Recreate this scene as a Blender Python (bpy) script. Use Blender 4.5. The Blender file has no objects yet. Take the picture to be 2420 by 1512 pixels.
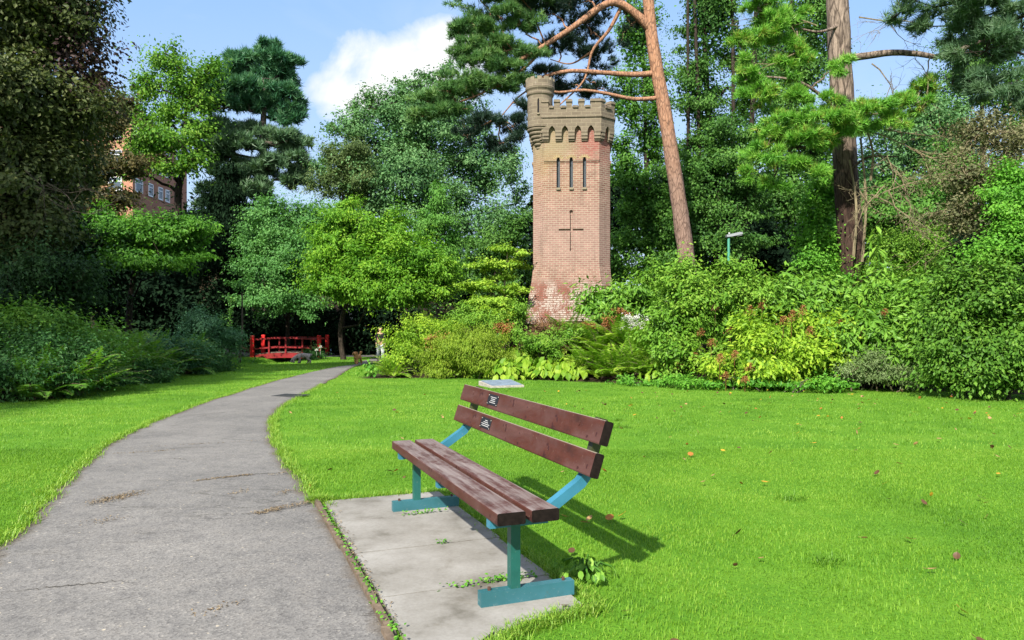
import bpy, bmesh, math, random
import numpy as np
from mathutils import Vector, Matrix
SC = bpy.context.scene
COL = SC.collection
R = np.random.default_rng(11)
random.seed(5)
CH = 1.42            # camera height above the paving, metres
F = 1772.5           # focal length in pixels of a 2420 px wide picture
def W(px, py, Y):    # a sight line of the survey photo, taken at distance Y
    return np.array([(px-1210)/F*Y, Y, CH-(py-756)/F*Y])
def sst(a, b, t):
    t = np.clip((np.asarray(t, float)-a)/(b-a), 0, 1)
    return t*t*(3-2*t)
BX = [-30,-8,-4.4,-1.45,2.2,5,9,11,20,60]
BY = [40,27,22.0,22.6,20.3,18,17.8,16,13,6]
def bedfront(x): return np.interp(x, BX, BY)
def g(x, y):         # height of the ground
    x = np.asarray(x, float); y = np.asarray(y, float)
    z = -0.02*np.clip(y-6, 0, 34)
    z = z + 1.8*sst(0.3, 6, y-bedfront(x))*sst(-4.6, -1.5, x)
    z = z + 0.03*np.clip(x-12, 0, 60)
    z = z - 0.75*np.exp(-((x+12.6)/0.95)**2)*sst(16, 20, y)*(1-sst(56, 62, y))
    z = z + 0.16*np.clip(-15-x, 0, 26)*(1-sst(44,60,y)) + 0.9*sst(-10.2,-13.5,x)*(1-sst(30,37,y))
    z = z + 10*sst(48, 78, y)*sst(2, -16, x) + 2.5*sst(46, 80, y)
    return z
def G(px, py):       # where a sight line meets the ground
    a, b = 1.5, 1.5
    t = np.linspace(1.5, 90, 4000)
    p = np.array([(px-1210)/F*t, t, CH-(py-756)/F*t])
    k = np.argmax(p[2] <= g(p[0], p[1]))
    return np.array([p[0][k], p[1][k], p[2][k]])

# ---------------------------------------------------------------- node helpers
def mat(name, rough=0.6, spec=0.3):
    m = bpy.data.materials.new(name); m.use_nodes = True
    nt = m.node_tree; b = nt.nodes['Principled BSDF']
    b.inputs['Roughness'].default_value = rough
    b.inputs['Specular IOR Level'].default_value = spec
    return m, nt, b
def nd(nt, t, **kw):
    n = nt.nodes.new(t)
    for k, v in kw.items():
        if k.startswith('i_'): n.inputs[int(k[2:])].default_value = v
        else: setattr(n, k, v)
    return n
def lk(nt, a, b): nt.links.new(a, b)
def ramp(nt, src, stops, interp='LINEAR'):
    n = nt.nodes.new('ShaderNodeValToRGB'); e = n.color_ramp.elements
    n.color_ramp.interpolation = interp
    while len(e) < len(stops): e.new(0.5)
    for k, (p, c) in enumerate(stops):
        e[k].position = p; e[k].color = (*c, 1) if len(c) == 3 else c
    lk(nt, src, n.inputs[0]); return n.outputs[0]
def noise(nt, scale, detail=4, rough=0.6, vec=None, dist=0.0):
    n = nd(nt, 'ShaderNodeTexNoise'); n.inputs['Scale'].default_value = scale
    n.inputs['Detail'].default_value = detail; n.inputs['Roughness'].default_value = rough
    n.inputs['Distortion'].default_value = dist
    if vec is not None: lk(nt, vec, n.inputs['Vector'])
    return n.outputs['Fac']
def mix(nt, fac, a, b, mode='MIX'):
    n = nd(nt, 'ShaderNodeMix', data_type='RGBA', blend_type=mode)
    for sock, v in ((n.inputs[0], fac), (n.inputs[6], a), (n.inputs[7], b)):
        if isinstance(v, (int, float)): sock.default_value = v
        elif isinstance(v, tuple): sock.default_value = (*v, 1)
        else: lk(nt, v, sock)
    return n.outputs[2]
def mth(nt, op, a, b=0.0, c=None, clamp=False):
    n = nd(nt, 'ShaderNodeMath', operation=op); n.use_clamp = clamp
    for k, v in enumerate((a, b, c)):
        if v is None: continue
        if isinstance(v, (int, float)): n.inputs[k].default_value = v
        else: lk(nt, v, n.inputs[k])
    return n.outputs[0]
def ocoord(nt, scale=None):
    t = nd(nt, 'ShaderNodeTexCoord').outputs['Object']
    if scale is None: return t
    m = nd(nt, 'ShaderNodeMapping'); m.inputs['Scale'].default_value = scale
    lk(nt, t, m.inputs[0]); return m.outputs[0]
def bump(nt, b, h, strength=0.4, dist=0.01):
    n = nd(nt, 'ShaderNodeBump'); n.inputs['Strength'].default_value = strength
    n.inputs['Distance'].default_value = dist
    lk(nt, h, n.inputs['Height']); lk(nt, n.outputs[0], b.inputs['Normal'])
def foliage(name, stops, trans=0.3, rough=0.5, spec=0.2, tint=(1.1,1.25,0.6)):
    m, nt, b = mat(name, rough, spec)
    a = nd(nt, 'ShaderNodeAttribute', attribute_name='rnd')
    n = len(stops)
    c = ramp(nt, a.outputs['Fac'], [(k/(n-1), s) for k, s in enumerate(stops)])
    lk(nt, c, b.inputs['Base Color'])
    t = nd(nt, 'ShaderNodeBsdfTranslucent')
    lk(nt, mix(nt, 1.0, c, tint, 'MULTIPLY'), t.inputs[0])
    ms = nd(nt, 'ShaderNodeMixShader'); ms.inputs[0].default_value = trans
    lk(nt, b.outputs[0], ms.inputs[1]); lk(nt, t.outputs[0], ms.inputs[2])
    lk(nt, ms.outputs[0], nt.nodes['Material Output'].inputs[0])
    return m
def bark(name, c1, c2, scale=(6,6,1.2), strength=0.8, high=None, z0=3., z1=9.):
    m, nt, b = mat(name, 0.9, 0.15)
    v = ocoord(nt, scale)
    n1 = noise(nt, 3.0, 6, 0.65, v, 0.4); n2 = noise(nt, 0.7, 3, 0.5, ocoord(nt))
    c = ramp(nt, n1, [(0.3, c1), (0.62, c2)])
    c = mix(nt, mth(nt, 'MULTIPLY', n2, 0.5), c, tuple(0.6*k for k in c1))
    vo = nd(nt, 'ShaderNodeTexVoronoi', feature='DISTANCE_TO_EDGE'); vo.inputs['Scale'].default_value = 1.6; lk(nt, mix(nt, .25, v, n1), vo.inputs['Vector'])
    if high is not None:      # younger bark high on the trunk has another colour
        s = nd(nt, 'ShaderNodeSeparateXYZ'); lk(nt, ocoord(nt), s.inputs[0])
        f = mth(nt, 'MULTIPLY', mth(nt, 'SUBTRACT', mth(nt, 'ADD', s.outputs[2], mth(nt, 'MULTIPLY', n2, 4.0)), z0+2), 1/(z1-z0), clamp=True)
        c = mix(nt, f, c, ramp(nt, n1, [(0.3, high[0]), (0.62, high[1])]))
    c = mix(nt, mth(nt, 'SUBTRACT', .75, mth(nt, 'MULTIPLY', vo.outputs['Distance'], 7.0), clamp=True), c, tuple(.45*k for k in c1))
    lk(nt, c, b.inputs['Base Color']); bump(nt, b, n1, strength, 0.05)
    return m
def plain(name, c, rough=0.6, spec=0.3, var=0.25, scale=8):
    m, nt, b = mat(name, rough, spec)
    n = noise(nt, scale, 4, 0.6, ocoord(nt))
    lk(nt, ramp(nt, n, [(0.3, tuple(k*(1-var) for k in c)), (0.7, tuple(k*(1+var) for k in c))]), b.inputs['Base Color'])
    return m

# ---------------------------------------------------------------- mesh helpers
class Geo:
    def __init__(s): s.v, s.l, s.t, s.r, s.m, s.n, s.u = [], [], [], [], [], 0, []
    def add(s, V, Fc, rnd=None, mi=0, uv=None):
        V = np.asarray(V, float).reshape(-1, 3); Fc = np.asarray(Fc, int)
        s.v.append(V); s.l.append((Fc+s.n).ravel()); s.t.append(np.full(len(Fc), Fc.shape[1]))
        s.r.append(np.zeros(len(Fc)) if rnd is None else np.asarray(rnd, float))
        s.m.append(np.full(len(Fc), mi)); s.n += len(V)
        s.u.append(np.zeros((Fc.size, 2)) if uv is None else uv)
        return s
    def poly(s, V, mi=0):
        return s.add(V, np.arange(len(V))[None, :], mi=mi)
    def mesh(s, name):
        me = bpy.data.meshes.new(name)
        v = np.concatenate(s.v); l = np.concatenate(s.l); t = np.concatenate(s.t)
        me.vertices.add(len(v)); me.vertices.foreach_set('co', v.ravel())
        me.loops.add(len(l)); me.loops.foreach_set('vertex_index', l)
        me.polygons.add(len(t)); st = np.concatenate([[0], np.cumsum(t)[:-1]])
        me.polygons.foreach_set('loop_start', st); me.polygons.foreach_set('loop_total', t)
        me.polygons.foreach_set('material_index', np.concatenate(s.m))
        me.update(calc_edges=True); me.polygons.foreach_set('use_smooth', np.zeros(len(me.polygons), bool))
        a = me.attributes.new('rnd', 'FLOAT', 'FACE'); a.data.foreach_set('value', np.concatenate(s.r))
        if any(len(x) and x.any() for x in s.u):
            uv = me.uv_layers.new(name='UVMap'); uv.data.foreach_set('uv', np.concatenate(s.u).ravel())
        return me
    def build(s, name, mats, parent=None, smooth=False):
        if not s.v: return None
        me = s.mesh(name)
        for m in (mats if isinstance(mats, (list, tuple)) else [mats]): me.materials.append(m)
        me.polygons.foreach_set('use_smooth', np.full(len(me.polygons), bool(smooth)))
        return link(name, me, parent)
def link(name, me, parent=None):
    o = bpy.data.objects.new(name, me); COL.objects.link(o)
    if parent is not None: o.parent = parent
    return o
def empty(name, loc=(0,0,0), rz=0):
    o = bpy.data.objects.new(name, None); COL.objects.link(o)
    o.location = tuple(float(k) for k in loc); o.rotation_euler = (0, 0, rz); o.empty_display_size = 0.2
    return o
def tag(o, label=None, cat=None, group=None, kind=None):
    for k, v in (('label', label), ('category', cat), ('group', group), ('kind', kind)):
        if v: o[k] = v
    return o
BF = np.array([[0,3,2,1],[4,5,6,7],[0,1,5,4],[1,2,6,5],[2,3,7,6],[3,0,4,7]])
def box(geo, c, s, rot=None, mi=0, taper=1.0):
    x, y, z = [k/2 for k in s]
    V = np.array([[-x,-y,-z],[x,-y,-z],[x,y,-z],[-x,y,-z],[-x*taper,-y*taper,z],[x*taper,-y*taper,z],[x*taper,y*taper,z],[-x*taper,y*taper,z]])
    if rot is not None: V = V @ np.array(rot).T
    geo.add(V+np.array(c), BF, mi=mi)
def nrm(a): return a/np.maximum(np.linalg.norm(a, axis=-1, keepdims=True), 1e-9)
def tube(geo, P, rad, sides=8, caps=True, mi=0, rough=0.0, square=False):
    P = np.asarray(P, float); n = len(P); rad = np.broadcast_to(np.asarray(rad, float), (n,))
    T = nrm(np.gradient(P, axis=0))
    up = np.array([0,0,1.]) if abs(T[0][2]) < 0.9 else np.array([1.,0,0])
    A = np.zeros((n,3)); a = up-T[0]*np.dot(up,T[0])
    for k in range(n):
        a = a-T[k]*np.dot(a,T[k]); a = a/np.linalg.norm(a); A[k] = a
    B = np.cross(T, A)
    th = np.arange(sides)/sides*2*np.pi + (np.pi/4 if square else 0)
    rr = rad[:,None]*(1+rough*R.standard_normal((n,sides)))
    V = P[:,None]+rr[:,:,None]*(np.cos(th)[None,:,None]*A[:,None]+np.sin(th)[None,:,None]*B[:,None])
    i = np.arange(n-1)[:,None]*sides; j = np.arange(sides)[None]; j2 = (j+1)%sides
    Fc = np.stack([i+j, i+j2, i+sides+j2, i+sides+j], -1).reshape(-1,4)
    geo.add(V.reshape(-1,3), Fc, mi=mi)
    if caps:
        geo.poly(V[0][::-1], mi); geo.poly(V[-1], mi)
def lathe(geo, prof, c=(0,0), sides=24, mi=0, cap=True):
    prof = np.asarray(prof, float); n = len(prof)
    th = np.arange(sides)/sides*2*np.pi
    V = np.stack([c[0]+prof[:,0][:,None]*np.cos(th), c[1]+prof[:,0][:,None]*np.sin(th), np.repeat(prof[:,1][:,None], sides, 1)], -1)
    i = np.arange(n-1)[:,None]*sides; j = np.arange(sides)[None]; j2 = (j+1)%sides
    Fc = np.stack([i+j, i+j2, i+sides+j2, i+sides+j], -1).reshape(-1,4)
    r0 = np.maximum(prof[:,0].mean(), 0.05)
    th2 = (np.arange(sides+1)/sides*2*np.pi)*r0
    UV = np.zeros((n-1, sides, 4, 2))
    UV[:,:,0,0] = th2[:-1]; UV[:,:,1,0] = th2[1:]; UV[:,:,2,0] = th2[1:]; UV[:,:,3,0] = th2[:-1]
    UV[:,:,0,1] = prof[:-1,1][:,None]; UV[:,:,1,1] = prof[:-1,1][:,None]; UV[:,:,2,1] = prof[1:,1][:,None]; UV[:,:,3,1] = prof[1:,1][:,None]
    geo.add(V.reshape(-1,3), Fc, mi=mi, uv=UV.reshape(-1,2))
    if cap:
        geo.poly(V[0][::-1], mi); geo.poly(V[-1], mi)
def spline(P, n):    # smooth curve through points
    P = np.asarray(P, float); m = len(P)
    Q = np.concatenate([[2*P[0]-P[1]], P, [2*P[-1]-P[-2]]])
    out = []
    for t in np.linspace(0, m-1-1e-6, n):
        k = int(t); f = t-k
        a, b, c, d = Q[k], Q[k+1], Q[k+2], Q[k+3]
        out.append(0.5*((2*b)+(-a+c)*f+(2*a-5*b+4*c-d)*f*f+(-a+3*b-3*c+d)*f**3))
    return np.array(out)
def inpoly(x, y, P):
    P = np.asarray(P); ins = np.zeros(x.shape, bool); n = len(P)
    for k in range(n):
        x1, y1 = P[k]; x2, y2 = P[(k+1)%n]
        c = ((y1 > y) != (y2 > y)) & (x < (x2-x1)*(y-y1)/(y2-y1+1e-12)+x1)
        ins ^= c
    return ins
def vnoise(x, y, s, seed=0):   # smooth value noise
    x = np.asarray(x)/s; y = np.asarray(y)/s
    xi = np.floor(x).astype(int); yi = np.floor(y).astype(int); fx = x-xi; fy = y-yi
    fx = fx*fx*(3-2*fx); fy = fy*fy*(3-2*fy)
    def h(a, b):
        q = np.sin(a*127.1+b*311.7+seed*74.7)*43758.5453
        return q-np.floor(q)
    return (h(xi,yi)*(1-fx)+h(xi+1,yi)*fx)*(1-fy)+(h(xi,yi+1)*(1-fx)+h(xi+1,yi+1)*fx)*fy
def rdir(n):
    return nrm(R.standard_normal((n,3)))

# ---------------------------------------------------------------- foliage helpers
def put_leaves(geo, C, N, T, L, Wd, rnd, cup=0.12, fine=False):
    n = len(C); N = nrm(N); T = nrm(T-N*(T*N).sum(-1, keepdims=True)); B = np.cross(N, T)
    L = np.broadcast_to(L, (n,))[:,None]; Wd = np.broadcast_to(Wd, (n,))[:,None]
    if not fine:
        V = np.stack([C-T*L*.5, C+B*Wd*.5+N*cup*Wd-T*L*.05, C+T*L*.5-N*cup*L*.5, C-B*Wd*.5+N*cup*Wd-T*L*.05], 1)
        Fc = np.arange(n)[:,None]*4+np.arange(4)[None]
        geo.add(V.reshape(-1,3), Fc, rnd)
    else:
        b = C-T*L*.5; t = C+T*L*.5-N*L*cup*0.8
        V = np.stack([b, C-T*L*.22+B*Wd*.42+N*cup*Wd, C+T*L*.15+B*Wd*.5+N*cup*Wd*.8, t,
                      C+T*L*.15-B*Wd*.5+N*cup*Wd*.8, C-T*L*.22-B*Wd*.42+N*cup*Wd, C-T*L*.1, C+T*L*.18], 1)
        q = np.array([[0,1,6,6],[1,2,7,6],[2,3,7,7],[0,6,5,5],[6,7,4,5],[7,3,4,4]])
        k = np.arange(n)[:,None,None]*8
        tri = (k+np.array([[0,1,6],[2,3,7],[0,6,5],[7,3,4]])[None]).reshape(-1,3)
        quad = (k+np.array([[1,2,7,6],[6,7,4,5]])[None]).reshape(-1,4)
        s0 = geo.n
        geo.add(V.reshape(-1,3), tri, np.repeat(rnd, 4))
        geo.l.append((quad+s0).ravel()); geo.t.append(np.full(len(quad), 4)); geo.r.append(np.repeat(rnd, 2))
        geo.m.append(np.zeros(len(quad), int)); geo.u.append(np.zeros((quad.size, 2)))
def ell(px, py, Y, rx, ry, dr=0.9):     # a crown mass: centre and half axes in metres
    c = W(px, py, Y); k = Y/F
    return c, np.array([rx*k, rx*k*dr, ry*k])
def lump(d, amp=.2):      # uneven outline: a few random waves over the directions d
    w = 0
    for k in range(5):
        w = w+np.cos(d@(R.standard_normal(3)*(2.2+1.1*k))+6.28*R.random())/(1+.35*k)
    return 1+amp*w*.75
def clumps(masses, n, inner=0.62, drop_low=0.35, amp=.2, holes=.3, per_b=8, bsize=.34):
    """centres of leaf clumps, gathered into flattened boughs that leave gaps between them"""
    ar = np.array([(r[0]*r[1])**.5*r[2]+r[0]*r[1]*.5 for c, r in masses]); ar = ar/ar.sum()
    C, D, Bv = [], [], []
    for (c, r), a in zip(masses, ar):
        k = max(2, int(round(n*a/per_b)))
        d = rdir(k*3); keep = (d[:,2] > -0.25) | (R.random(k*3) > drop_low); d = d[keep]
        rad = (inner+(1.0-inner)*R.random(len(d))**.6)*lump(d, amp)*(1+.25*(R.random(len(d)) < .07)*R.random(len(d)))*.95
        P = c+d*r*rad[:,None]; s = max(.3, r.mean()*.5)
        h = .5*vnoise(P[:,0]+.6*P[:,2], P[:,1]+.8*P[:,2], s, R.integers(99))+.5*vnoise(P[:,2]+.3*P[:,1], P[:,0], s*.7, R.integers(99))
        o = np.argsort(h < holes, kind='stable')[:k]; P, d = P[o], d[o]
        rb = (r*bsize*(.55+.8*R.random((len(P),1))))*[1,1,.42]
        m = per_b; q = np.repeat(np.arange(len(P)), m)
        off = rdir(len(q))*(R.random((len(q),1))**.5)*rb[q]
        off[:,2] -= .28*(off*np.c_[d[q][:,:2], 0*q]).sum(1)          # boughs hang outwards
        C.append(P[q]+off); D.append(d[q]); Bv.append(np.repeat(R.random(len(P)), m))
    clumps.tone = np.concatenate(Bv)
    return np.concatenate(C), np.concatenate(D)
def crown(geo, masses, n, L, cr, per=36, up=0.55, flat=0.65, aspect=0.6, inner=0.62, fine=False, droop=0.25, shade=0.0, spread=1.0, drop_low=.35, fill=.16, amp=.2, holes=.32, per_b=8, bsize=.34):
    K = max(4, int(n*(1-fill))//per)
    C, D = clumps(masses, K, inner, drop_low, amp, holes, per_b, bsize); K = len(C)
    cv = .55*clumps.tone+.45*R.random(K); rr = cr*np.exp(.38*R.standard_normal(K)-.05)
    pw = rr**1.6; idx = R.choice(K, K*per, p=pw/pw.sum()); m = len(idx)
    d = rdir(m); rad = rr[idx]*(R.random(m)**.68)*spread
    st = nrm(D[idx]+[0,0,.35])*((d*D[idx]).sum(1)*rad*.7)[:,None]
    P = C[idx]+d*rad[:,None]*np.array([1,1,flat])+st
    N = nrm(d*.5+D[idx]*.45+np.array([0,0,up])+0.55*R.standard_normal((m,3)))
    T = d+D[idx]*.6+0.5*R.standard_normal((m,3))-np.array([0,0,droop*2])
    l = L*(0.6+0.75*R.random(m))
    put_leaves(geo, P, N, T, l, l*aspect, np.clip(0.55*cv[idx]+0.45*R.random(m), 0, 1), fine=fine)
    k = int(n*fill)
    if k > 8:
        ar = np.array([r[0]*r[1]*r[2] for c, r in masses]); q = R.choice(len(masses), k, p=ar/ar.sum())
        c = np.array([x[0] for x in masses])[q]; r = np.array([x[1] for x in masses])[q]
        d = rdir(k); P = c+d*r*(.25+.5*R.random(k)**.5)[:,None]
        l = L*1.35*(0.7+0.6*R.random(k))
        put_leaves(geo, P, d+rdir(k)*.8, rdir(k), l, l*max(aspect,.5), .35*R.random(k))  # inner leaves get only the darkest tones, painting shade into the gaps
    return C, D
def tufts(geo, masses, n, L, wid, per=14, up=0.5, spreadk=0.75, low=0.75, inner=.7):
    g_ = 5; C, D = clumps(masses, max(4, n//g_), inner, low, .26, .3, 4, .42); s_ = np.array([r for c, r in masses]).mean()*.34
    cv = np.repeat(R.random(len(C)), g_); C = np.repeat(C, g_, 0); D = np.repeat(D, g_, 0); C = C+rdir(len(C))*s_*(R.random((len(C),1))**.5)*[1,1,.55]; K = len(C)
    ax = nrm(D*.8+np.array([0,0,up])+0.35*R.standard_normal((K,3)))
    idx = np.repeat(np.arange(K), per); m = len(idx)
    d = nrm(ax[idx]+spreadk*R.standard_normal((m,3)))
    b = C[idx]-ax[idx]*L*.35*R.random(m)[:,None]
    s = nrm(np.cross(d, R.standard_normal((m,3))))*wid*.5
    l = (L*(.7+.5*R.random(m)))[:,None]
    V = np.stack([b-s, b+s, b+d*l], 1)
    geo.add(V.reshape(-1,3), np.arange(m)[:,None]*3+np.arange(3)[None], np.clip(.6*cv[idx]+.4*R.random(m),0,1))
    return C, D
def limb(geo, a, b, r0, r1, sag=0.0, wob=0.06, n=7, sides=6):
    a = np.asarray(a, float); b = np.asarray(b, float); t = np.linspace(0, 1, n)[:,None]
    P = a+(b-a)*t; ln = np.linalg.norm(b-a)
    P[1:-1] += R.standard_normal((n-2,3))*ln*wob*.5
    P[:,2] += (np.sin(t[:,0]*np.pi))*sag*ln
    tube(geo, P, np.linspace(r0, r1, n), sides, caps=False)
    return P
def grow(geo, path, r0, r1, masses, C=None, twigs=40, sides=10, tr=0.02, fork=0.35):
    """trunk along path, a limb into each crown mass and twigs out to some leaf clumps"""
    P = spline(path, 22); rad = np.linspace(r0, r1, 22); rad[0] *= 1.35; rad[1] *= 1.15
    tube(geo, P, rad, sides, rough=0.05)
    for c, r in masses:
        c = np.asarray(c)
        k = int(np.clip(np.argmin(np.abs(P[:,2]-(c[2]-fork*np.linalg.norm(c[:2]-P[-1][:2])-0.2))), 4, 21))
        limb(geo, P[k], c, max(rad[k]*.45, tr*1.5), tr, 0.06, 0.1)
    if C is not None and len(C):
        mc = np.array([c for c, r in masses])
        for q in R.choice(len(C), min(twigs, len(C)), replace=False):
            m = mc[np.argmin(((mc-C[q])**2).sum(1))]
            limb(geo, m, C[q], tr*.9, tr*.35, 0.05, 0.12, 5, 5)
SKY_BLUE = (1.25, 2.05, 3.5)
SKY_PALE = (2.4, 2.9, 3.5)
SKY_WHITE = (3.7, 3.75, 3.8)
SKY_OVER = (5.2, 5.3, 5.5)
GRASS = [(.048,.132,.011),(.108,.242,.018),(.178,.33,.028),(.31,.42,.07)]
# ================================================================ camera, sky, sun
cam = bpy.data.cameras.new('camera'); cam.sensor_width = 36; cam.lens = 36*3000/4096
cam.clip_end = 2000; cam.clip_start = 0.05
co = bpy.data.objects.new('camera', cam); COL.objects.link(co)
co.location = (0, 0, CH); co.rotation_euler = (math.radians(90), 0, 0); SC.camera = co
SUN_EL, SUN_X, SUN_Y = math.radians(40), -0.43, -0.903
S = Vector((SUN_X*math.cos(SUN_EL), SUN_Y*math.cos(SUN_EL), math.sin(SUN_EL)))
sl = bpy.data.lights.new('sun', 'SUN'); sl.energy = 4.6; sl.angle = math.radians(0.9); sl.color = (1.0, 0.95, 0.86)
so = bpy.data.objects.new('sun', sl); COL.objects.link(so); so.rotation_euler = S.to_track_quat('Z', 'Y').to_euler()
so.location = (0, 0, 60)
w = bpy.data.worlds.new('World'); SC.world = w; w.use_nodes = True
nt = w.node_tree; bg = nt.nodes['Background']
sky = nd(nt, 'ShaderNodeTexSky', sky_type='NISHITA'); sky.sun_disc = False
sky.sun_elevation = SUN_EL; sky.sun_rotation = math.atan2(SUN_X, SUN_Y); sky.air_density = 1.0; sky.dust_density = 0.6; sky.ozone_density = 1.6
tc = nd(nt, 'ShaderNodeTexCoord').outputs['Generated']
sep = nd(nt, 'ShaderNodeSeparateXYZ'); lk(nt, tc, sep.inputs[0])
yy = mth(nt, 'MAXIMUM', mth(nt, 'ABSOLUTE', sep.outputs[1]), 0.08)
u = mth(nt, 'DIVIDE', sep.outputs[0], yy); v = mth(nt, 'DIVIDE', sep.outputs[2], yy)
def blob(cx, cy, rx, ry):
    a = mth(nt, 'DIVIDE', mth(nt, 'SUBTRACT', u, cx), rx); b_ = mth(nt, 'DIVIDE', mth(nt, 'SUBTRACT', v, cy), ry)
    return mth(nt, 'SUBTRACT', 1.0, mth(nt, 'ADD', mth(nt, 'MULTIPLY', a, a), mth(nt, 'MULTIPLY', b_, b_)))
n1 = noise(nt, 11.0, 10, 0.6, tc, 0.35)
m1 = mth(nt, 'MAXIMUM', blob(-0.135, 0.335, 0.105, 0.052), mth(nt, 'MAXIMUM', blob(-0.2, 0.30, 0.07, 0.04), blob(-0.09, 0.37, 0.05, 0.035)))
d1 = mth(nt, 'MULTIPLY_ADD', mth(nt, 'SUBTRACT', n1, 0.5), 3.6, m1)
c1 = mth(nt, 'SMOOTH_MIN', mth(nt, 'MULTIPLY', mth(nt, 'ADD', d1, 0.26), 0.95, clamp=True), 1.0, 0.0)
mp = nd(nt, 'ShaderNodeMapping'); mp.inputs['Scale'].default_value = (3.0, 3.0, 7.0); lk(nt, tc, mp.inputs[0])
n2 = noise(nt, 1.6, 7, 0.55, mp.outputs[0], 0.6)
wisp = mth(nt, 'MULTIPLY', mth(nt, 'SUBTRACT', n2, 0.5), 2.2, clamp=True)
haze = mth(nt, 'SUBTRACT', 1.0, mth(nt, 'DIVIDE', mth(nt, 'ABSOLUTE', v), 0.42), clamp=True)
pale = mth(nt, 'ADD', mth(nt, 'MULTIPLY', haze, 0.75), mth(nt, 'MULTIPLY', wisp, 0.45), clamp=True)
skyc = mix(nt, 1.0, sky.outputs[0], (1.0, 1.0, 1.0), 'MULTIPLY')
col = mix(nt, pale, mix(nt, .75, skyc, SKY_BLUE), SKY_PALE)
col = mix(nt, c1, col, SKY_WHITE)
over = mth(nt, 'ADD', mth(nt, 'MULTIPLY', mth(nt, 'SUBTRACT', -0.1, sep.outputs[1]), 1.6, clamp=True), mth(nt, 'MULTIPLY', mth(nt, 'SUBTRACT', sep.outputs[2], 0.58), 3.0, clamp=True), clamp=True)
over = mth(nt, 'MULTIPLY', over, mth(nt, 'MULTIPLY', mth(nt, 'SUBTRACT', noise(nt, 2.6, 8, .6, tc, .3), 0.36), 4.0, clamp=True))   # unseen broken cloud added overhead and behind to raise the ambient fill
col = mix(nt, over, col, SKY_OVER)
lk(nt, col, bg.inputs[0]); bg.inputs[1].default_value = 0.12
SC.view_settings.view_transform = 'Standard'; SC.view_settings.look = 'None'
SC.view_settings.exposure = 1.3; SC.view_settings.gamma = 1.0
SC.cycles.max_bounces = 5; SC.cycles.diffuse_bounces = 3; SC.cycles.glossy_bounces = 2; SC.cycles.transmission_bounces = 4
SC.cycles.use_denoising = True

# ================================================================ ground
def edge(pts): return np.array([G(*p)[:2] for p in pts])
PR = np.concatenate([edge([(858,862),(790,895),(720,930),(660,965),(640,1000),(650,1050),(700,1130),(755,1195),(830,1300),(880,1400),(930,1508)]), [[0.15,1.3],[0.75,-1],[1.2,-5]]])
PL = np.concatenate([edge([(835,862),(790,868),(680,893),(540,935),(400,985),(270,1045),(190,1110),(120,1180),(60,1250),(0,1300)]), [[-2.5,2.5],[-2.1,0],[-1.9,-5]]])
PR = np.concatenate([[[-3.6,47],[-5.0,40]], PR]); PL = np.concatenate([[[-7.0,47],[-7.6,40]], PL])
def resamp(P, n):
    Q = spline(P, 600); Q = Q[np.argsort(-Q[:,1], kind='stable')]
    return Q
def by_y(P, ys):
    Q = resamp(P, 0); return np.interp(ys, Q[::-1,1], Q[::-1,0])
ys = np.concatenate([np.linspace(47, 12, 70), np.linspace(11.8, -5, 110)])
xl = by_y(PL, ys)+0.05*(vnoise(ys, ys*0, 0.35, 3)-.5)+0.05*(vnoise(ys, ys*0, 0.12, 5)-.5); xr = by_y(PR, ys)+0.05*(vnoise(ys, ys*0, 0.3, 9)-.5)+0.05*(vnoise(ys, ys*0, 0.1, 8)-.5)
PATH = np.concatenate([np.stack([xl, ys], 1), np.stack([xr, ys], 1)[::-1]])
BO = np.array([0.009, 3.72]); BA = math.radians(21.45)
BV = np.array([math.cos(BA), math.sin(BA)]); BU = np.array([-math.sin(BA), math.cos(BA)])
def bw(s, wv): return BO+BU*s+BV*wv
SLAB = np.array([bw(2.45,-.6), bw(-.75,-.6), bw(-.42,-.38), bw(-.27,-.2), bw(-.2,.1), bw(-.12,.3), bw(2.45,.3)])

def gmask(x, y):     # 1 where soil and leaf litter replace the mown grass
    m = sst(0.12, 0.45, y-bedfront(x))*sst(-4.9, -4.3, x)
    lb = np.interp(y, [-10,14,20,29,34,60], [-9.4,-9.5,-10.2,-10.6,-14.3,-16])
    m = np.maximum(m, sst(0.1, 0.5, lb-x)*(y > 2))
    m = np.maximum(m, sst(46.3, 47, y))
    return m
def lawn_tone(x, y): return .5+1.7*(-.5+ 0.5*vnoise(x, y, 1.7, 1)+0.3*vnoise(x, y, 0.5, 2)+0.2*vnoise(x, y, 6, 4))
xs = np.concatenate([np.linspace(-90,-24,34), np.linspace(-23.5,16,160), np.linspace(16.5,90,38)])
yg = np.concatenate([np.linspace(-40,-4,16), np.linspace(-3.5,50,215), np.linspace(51,150,50)])
X, Y = np.meshgrid(xs, yg); Z = g(X, Y)
nx, ny = len(xs), len(yg)
k = np.arange(ny-1)[:,None]*nx+np.arange(nx-1)[None]
ge = Geo(); Fc = np.stack([k, k+1, k+nx+1, k+nx], -1).reshape(-1,4)
cx = X.ravel()[Fc].mean(1); cy = Y.ravel()[Fc].mean(1)
ge.add(np.stack([X, Y, Z], -1).reshape(-1,3), Fc, gmask(cx, cy))
mg, nt, b = mat('lawn_ground', 0.95, 0.1)
oc = ocoord(nt)
a = nd(nt, 'ShaderNodeAttribute', attribute_name='soil')
gr = ramp(nt, noise(nt, 1.3, 6, 0.7, oc), [(0.3, (0.058,0.15,0.011)), (0.5, (0.10,0.22,0.016)), (0.72, (0.155,0.27,0.026))])
gr = mix(nt, mth(nt, 'MULTIPLY', noise(nt, 60, 3, 0.7, oc), 0.6), gr, (0.02,0.09,0.004))
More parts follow.
